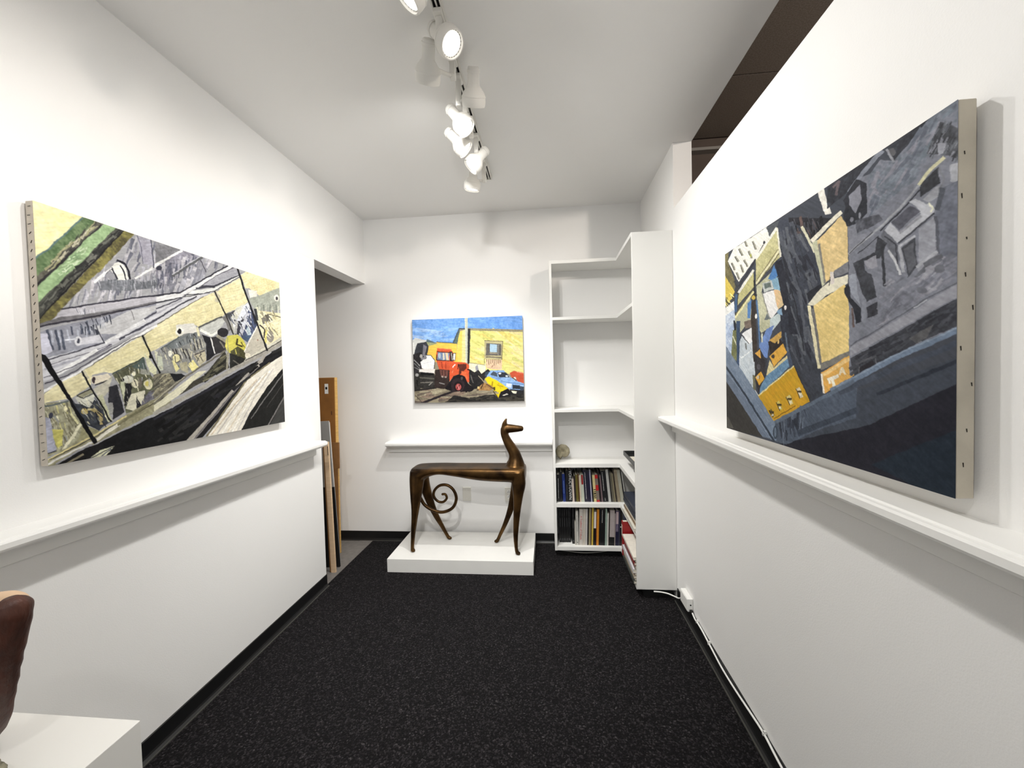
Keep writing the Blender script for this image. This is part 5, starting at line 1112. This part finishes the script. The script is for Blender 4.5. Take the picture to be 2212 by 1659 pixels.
M_BRONZE = mat('bronze', (98, 71, 38), .36, metal=.85, noise=.35, nscale=9, bump=.12, bscale=60, col2=(36, 23, 12))
sc = empty('animal_sculpture', (-.63, 2.89, .097), 'bronze long-legged animal with a bench-like back and spiral tail', 'sculpture')
def sch(n, bm, m, **k):
    bm.transform(Matrix.Translation(-Vector(sc.location))); return obj(n, bm, m, sc, **k)
bm = bmesh.new()
# trunk: flat-topped rounded sections along x  (x, belly z, half width y, top z)
secs = [(-1.058, .640, .050, .700), (-1.050, .600, .085, .712), (-1.030, .575, .108, .719), (-.995, .585, .118, .722), (-.950, .628, .120, .723), (-.890, .656, .120, .723), (-.82, .667, .119, .723), (-.71, .651, .119, .722), (-.55, .622, .120, .722), (-.43, .611, .121, .721), (-.316, .606, .122, .721), (-.25, .600, .121, .721), (-.205, .600, .114, .719), (-.187, .612, .095, .713), (-.180, .640, .055, .702)]
secs = catmull(secs, 4)
NS = 28; rings = []
for x, zb, hw, zt in secs:
    ring = []
    zc, hh = (zt + zb) / 2, (zt - zb) / 2
    for k in range(NS):
        a = 2*math.pi*k/NS; ca, sa = math.cos(a), math.sin(a)
        n_ = 5.5 if sa > 0 else 3.0
        rr = (abs(ca)**n_ + abs(sa)**n_) ** (-1/n_)
        taper = 1.0 if sa > 0 else 1 - .10 * (-sa)
        ring.append(bm.verts.new((x, 2.89 + hw * taper * ca * rr, zc + hh * sa * rr)))
    rings.append(ring)
for i in range(len(rings) - 1):
    for k in range(NS):
        bm.faces.new((rings[i][k], rings[i][(k+1) % NS], rings[i+1][(k+1) % NS], rings[i+1][k]))
bm.faces.new(rings[0]); bm.faces.new(rings[-1][::-1])
def limb(pts, seg=16):
    pp = catmull(pts, 5)
    tube(bm, [((q[0], q[1], q[2]), max(.006, q[3] * 1.10 + .001), max(.006, q[4] * 1.10 + .001)) for q in pp], seg, True, up=(1, 0, 0))
# x, y, z, half thickness along x, across y
limb([(-1.002, 2.820, .695, .048, .045), (-1.004, 2.812, .627, .050, .040), (-1.011, 2.802, .507, .0385, .032), (-1.0185, 2.792, .387, .0240, .022), (-1.034, 2.782, .235, .0150, .0145), (-1.041, 2.776, .135, .0115, .0115), (-1.040, 2.774, .110, .013, .013)])
limb([(-.236, 2.815, .690, .046, .045), (-.232, 2.808, .600, .047, .040), (-.237, 2.796, .514, .0330, .030), (-.2475, 2.782, .396, .0230, .021), (-.2590, 2.768, .240, .0160, .0155), (-.2560, 2.760, .140, .0112, .0115), (-.249, 2.758, .110, .012, .012)])
limb([(-1.010, 2.955, .690, .048, .045), (-1.000, 2.965, .570, .040, .036), (-.968, 2.985, .427, .0300, .026), (-.926, 2.995, .306, .0210, .019), (-.873, 2.998, .205, .0145, .014), (-.836, 2.998, .135, .0112, .0115), (-.822, 2.998, .112, .012, .012)])
limb([(-.240, 2.955, .680, .046, .045), (-.262, 2.958, .550, .037, .034), (-.290, 2.957, .440, .0275, .025), (-.314, 2.955, .356, .0215, .020), (-.353, 2.954, .255, .0160, .0155), (-.396, 2.953, .165, .0120, .012), (-.421, 2.953, .112, .0118, .012)])
for c in ((-1.036, 2.772), (-.243, 2.756), (-.814, 2.998), (-.429, 2.952)):
    ellipsoid(bm, Vector((c[0], c[1], .109)), (.0185, .0145, .0130))
limb([(-.262, 2.89, .690, .070, .085), (-.258, 2.89, .735, .062, .062), (-.258, 2.89, .775, .047, .045), (-.268, 2.89, .820, .0385, .038), (-.297, 2.89, .872, .0335, .033), (-.322, 2.89, .920, .0285, .030), (-.336, 2.89, .960, .0265, .029), (-.333, 2.89, .995, .0290, .030), (-.322, 2.89, 1.018, .022, .024)], 18)
pp = catmull([(-.345, 2.89, 1.000, .024, .025), (-.320, 2.89, 1.002, .034, .032), (-.285, 2.89, 1.001, .0320, .030), (-.250, 2.89, 1.000, .0275, .026), (-.222, 2.89, 1.000, .0235, .023), (-.206, 2.89, 1.000, .0190, .019)], 5)
tube(bm, [((q[0], q[1], q[2]), q[3], q[4]) for q in pp], 16, True, up=(0, 0, 1))
ellipsoid(bm, Vector((-.209, 2.89, 1.000)), (.0190, .0205, .0215))
for s_ in (-1, 1):
    limb([(-.336, 2.89 + s_*.012, 1.005, .020, .012), (-.334, 2.89 + s_*.015, 1.032, .0175, .010), (-.329, 2.89 + s_*.016, 1.053, .0115, .009), (-.320, 2.89 + s_*.015, 1.076, .005, .005)], 10)
bd = sch('body', bm, M_BRONZE, smooth=True)
rm = bd.modifiers.new('fuse', 'REMESH'); rm.mode = 'VOXEL'; rm.voxel_size = .0045; rm.use_smooth_shade = True
sm = bd.modifiers.new('smooth', 'SMOOTH'); sm.factor = .5; sm.iterations = 6
bm = bmesh.new()
tl = [(-1.040, .600), (-1.034, .530), (-1.007, .471), (-.971, .413), (-.905, .372), (-.829, .360), (-.753, .394), (-.722, .464), (-.741, .530), (-.789, .569), (-.848, .567), (-.891, .529), (-.899, .484), (-.869, .445), (-.827, .439), (-.797, .468), (-.807, .498), (-.828, .499)]
tp = catmull(tl, 6); n = len(tp)
tube(bm, [((q[0], 2.885, q[1]), .0135 - .0045 * i / n) for i, q in enumerate(tp)], 14, True, up=(0, 1, 0))
ellipsoid(bm, Vector((-.829, 2.885, .499)), (.0092, .0092, .0092))
sch('tail', bm, M_BRONZE, smooth=True)

# ------------------------------------------------------------------ wall plates on the back wall
def plate(x0, x1, z0, z1, label, cat, name, sockets):
    root = empty(name, ((x0+x1)/2, YB, z0), label, cat)
    def ch(n, bm, m, **k):
        bm.transform(Matrix.Translation(-Vector(root.location))); return obj(n, bm, m, root, **k)
    ch('cover_plate', boxm(x0, x1, YB - .010, YB - .0003, z0, z1), mat('plate_plastic', (226, 223, 214), .4), bevel=.002)
    xm = (x0 + x1) / 2
    if sockets:
        for zc in (z0 + .037, z0 + .079):
            bm = bmesh.new(); lathe(bm, [(.0001, 0), (.0165, 0), (.0165, .002), (.0001, .002)], 20, Matrix.Translation((xm, YB - .010, zc)) @ Matrix.Rotation(math.pi/2, 4, 'X')); ch('socket', bm, M_WHITE)
            bm = bmesh.new()
            for dx in (-.0065, .0065): box(bm, xm + dx - .0019, xm + dx + .0019, YB - .0126, YB - .0119, zc - .006, zc + .003)
            tube(bm, [((xm, YB - .0119, zc + .0085), .0028), ((xm, YB - .0126, zc + .0085), .0028)], 8); ch('socket_slot', bm, M_BLACK)
    for zc in ((z0 + .058,) if sockets else (z0 + .02, z1 - .02)):
        bm = bmesh.new(); tube(bm, [((xm, YB - .009, zc), .0028), ((xm, YB - .0108, zc), .0028)], 8); ch('screw', bm, M_WHITE)
    return root
plate(-.738, -.668, .352, .466, 'blank white wall plate seen under the bronze animal', 'wall plate', 'wall_plate', False)
plate(-.380, -.310, .350, .464, 'white double power outlet beside the front legs of the bronze animal', 'outlet', 'power_outlet', True)

# ------------------------------------------------------------------ cable, clips and junction box on the right wall
jb = empty('junction_box', (XR, 2.21, .085), 'small white junction box above the right baseboard', 'junction box')
def jch(n, bm, m, **k):
    bm.transform(Matrix.Translation(-Vector(jb.location))); return obj(n, bm, m, jb, **k)
jch('body', boxm(XR - .030, XR - .001, 2.150, 2.262, .088, .160), M_WHITE, bevel=.003)
jch('lid', boxm(XR - .0325, XR - .030, 2.154, 2.258, .092, .156), M_WHITE, bevel=.001)
bm = bmesh.new(); tube(bm, [((XR - .014, 2.150, .126), .004), ((XR - .014, 2.1485, .126), .004)], 10); jch('knockout', bm, M_BLACK)
jch('cable_grip', boxm(XR - .020, XR - .006, 2.134, 2.151, .088, .102), M_BLACK)
def cable(name, pts, r, m, label):
    bm = bmesh.new(); tube(bm, [(q, r) for q in catmull(pts, 6)], 8); o = obj(name, bm, m, smooth=True); tag(o, label, 'cable'); return o
XB = XR - .0105
cable('power_cable', [(XB, 2.140, .093), (XB, 2.115, .086), (XB, 2.090, .082), (XB, 2.068, .086), (XB, 2.00, .0855), (XB, 1.918, .0775), (XB, 1.85, .071), (XB, 1.79, .0655), (XB, 1.71, .066), (XB, 1.629, .071), (XB, 1.53, .080), (XB, 1.438, .086), (XB, 1.33, .072), (XB, 1.1, .066), (XB, .8, .075), (XB, .3, .07), (XB, -.6, .07)], .0042, M_WHITE, 'thin white cable clipped along the right baseboard')
cable('power_cable', [(.62, 2.404, .053), (.66, 2.400, .053), (.700, 2.390, .050), (.728, 2.36, .052), (.741, 2.32, .064), (.745, 2.285, .088), (.745, 2.262, .104)], .0042, M_WHITE, 'white cable curving from under the bookcase to the junction box')
cable('loose_wire', [(.06, 2.965, .040), (.14, 2.955, .036), (.25, 2.950, .030), (.36, 2.955, .035), (.44, 2.97, .040)], .0016, mat('grey_wire', (150, 148, 142), .5), 'thin grey wire sagging under the lowest shelf')
for yy, zz in ((2.068, .086), (1.918, .0775), (1.438, .086)):
    bm = bmesh.new(); box(bm, XB - .006, XR - .004, yy - .004, yy + .004, zz + .003, zz + .0062); box(bm, XB - .006, XB - .0042, yy - .004, yy + .004, zz - .004, zz + .003)
    tube(bm, [((XR - .006, yy, zz + .010), .003), ((XB - .003, yy, zz + .010), .0035)], 8); box(bm, XB - .003, XR - .0045, yy - .0035, yy + .0035, zz + .006, zz + .012)
    o = obj('cable_clip', bm, M_WHITE); rebase(o, (XB, yy, zz))
    tag(o, {2.068: 'white cable clip nearest the junction box', 1.918: 'middle white cable clip on the right baseboard', 1.438: 'white cable clip nearest the viewer on the right baseboard'}[yy], 'clip', 'cable clips on the right baseboard')

# ------------------------------------------------------------------ panels stored in the recess behind the left wall
def leaning(name, parts, loc, ry, label, cat, rx=0):
    root = empty(name, loc, label, cat); root.rotation_euler = (rx, ry, 0)
    for n, b, m in parts: obj(n, boxm(*b), m, root, bevel=.001)
    return root
M_PEACH = mat('peach_wood', (214, 184, 150), .6, noise=.08, nscale=6, stretch=(1, 1, 10)); M_BROWN = mat('brown_board', (140, 92, 40), .7, noise=.12, nscale=10); M_CARD = mat('cardboard', (128, 88, 46), .8, noise=.12, nscale=18)
M_OAK = mat('golden_wood_edge', (206, 164, 92), .55, noise=.15, nscale=6, stretch=(1, 1, 10)); M_GREYB = mat('grey_board', (150, 148, 145), .7, noise=.06, nscale=10)
leaning('wood_strip', [('wood_bar', (-.034, 0, 0, .016, 0, .955), M_PEACH), ('bark_edge', (-.044, -.034, .002, .014, .004, .951), M_CARD), ('hanging_wire', (-.006, -.002, -.003, 0, .86, .925), M_BLACK)], (-1.568, 2.628, .002), -.020, 'pale wooden bar standing on end behind the left wall edge', 'wood bar')
leaning('foam_board', [('black_face', (-.16, 0, 0, .010, 0, .60), M_BLACK), ('foam_edge', (-.16, -.002, .010, .018, .002, .598), M_GREYB)], (-1.577, 2.705, .007), -.040, 'black board leaning just behind the pale wooden bar', 'board')
leaning('grey_panel', [('face', (-.15, 0, 0, .010, 0, 1.090), M_GREYB), ('backing', (-.15, -.002, .010, .018, .003, 1.08), M_WHITE)], (-1.597, 2.735, .007), -.040, 'grey panel rising above the black board', 'panel')
leaning('cardboard_sheet', [('upper_sheet', (-.30, 0, 0, .012, .70, .905), M_CARD), ('torn_lower_sheet', (-.30, -.014, .001, .010, 0, .70), M_CARD)], (-1.655, 2.86, .002), 0, 'torn brown cardboard sheet between the panels', 'cardboard', rx=-.03)
tb = leaning('wooden_board', [('face', (-.42, -.004, 0, .004, 0, 1.418), M_BROWN), ('wood_edge', (-.42, 0, .004, .040, 0, 1.42), M_OAK), ('paper_label', (-.085, -.055, -.0012, 0, 1.29, 1.37), M_WHITE)], (-1.700, 2.905, .002), 0, 'tallest brown board with a golden wood edge and paper label', 'board', rx=-.025)
obj('label_print', boxm(-.078, -.062, -.002, -.0011, 1.325, 1.345), M_BLACK, tb)
obj('knot', boxm(-.035, -.028, -.0006, 0, 1.12, 1.15), mat('knot_dark', (80, 48, 22), .7), tb)

# ------------------------------------------------------------------ foreground pedestal with carved wood
PZ = .60
o = obj('pedestal', boxm(-1.50, -1.003, .33, .823, 0, PZ), mat('pedestal_white', (240, 238, 233), .45), bevel=.0015); tag(o, 'white box pedestal in the lower left corner', 'pedestal'); rebase(o, (-1.25, .58, 0))
wd = empty('wood_sculpture', (-1.24, .66, PZ), 'dark red-brown carved wooden form on the corner pedestal', 'sculpture')
def wch(n, bm, m, **k):
    bm.transform(Matrix.Translation(-Vector(wd.location))); return obj(n, bm, m, wd, **k)
M_MAHOG = mat('dark_carved_wood', (70, 34, 20), .55, noise=.35, nscale=14, stretch=(3, 3, .8), bump=.6, bscale=45)
bm = bmesh.new()
pp = catmull([(-1.340, .735, .590, .030, .034), (-1.322, .733, .612, .031, .034), (-1.275, .720, .645, .031, .034), (-1.236, .706, .677, .031, .034), (-1.208, .695, .708, .031, .034), (-1.187, .687, .745, .030, .034), (-1.167, .682, .790, .030, .034), (-1.150, .68, .840, .030, .034), (-1.135, .68, .885, .0300, .034), (-1.121, .68, .930, .0305, .034), (-1.112, .68, .958, .030, .032), (-1.109, .68, .974, .023, .025), (-1.109, .68, .984, .010, .011)], 5)
tube(bm, [((q[0], q[1], q[2]), q[3], q[4]) for q in pp], 20, True, up=(1, 0, 0))
for v in bm.verts:
    v.co += Vector((math.sin(v.co.z*190+v.co.y*90), math.sin(v.co.z*150+2), 0)) * .0007
for v in bm.verts: v.co.z = max(v.co.z, PZ + .0006)
wch('carved_limb', bm, M_MAHOG, smooth=True)
bm = bmesh.new()
pp = catmull([(-1.165, .735, .925, .012, .02), (-1.19, .735, .935, .022, .025), (-1.22, .73, .935, .026, .027), (-1.27, .72, .925, .027, .028), (-1.31, .70, .88, .027, .030), (-1.35, .68, .78, .028, .032), (-1.38, .665, .70, .030, .034), (-1.40, .66, .63, .034, .036), (-1.41, .66, .602, .034, .036)], 5)
tube(bm, [((q[0], q[1], q[2]), q[3], q[4]) for q in pp], 18, True, up=(0, 1, 0))
for v in bm.verts: v.co.z = max(v.co.z, PZ + .0006)
wch('pale_limb', bm, mat('pale_wood', (214, 182, 150), .5, noise=.1, nscale=12), smooth=True)
bm = bmesh.new()
bmesh.ops.create_icosphere(bm, subdivisions=4, radius=1.0)
for v in bm.verts:
    n3 = v.co.normalized(); k = 1 + .10*math.sin(n3.x*9+n3.z*7) + .07*math.sin(n3.y*17+n3.x*11) + .05*math.sin(n3.z*31+n3.y*13)
    v.co = Vector((n3.x*.040*k, n3.y*.026*k, max(n3.z*.030*k, -.026)))
bm.transform(Matrix.Translation((-1.166, .655, PZ + .0262)))
o = obj('rough_stone', bm, mat('grey_green_stone', (136, 132, 112), .85, noise=.4, nscale=60, bump=.8, bscale=90), smooth=True); tag(o, 'rough grey-green stone at the front of the corner pedestal', 'stone'); rebase(o, (-1.166, .655, PZ))
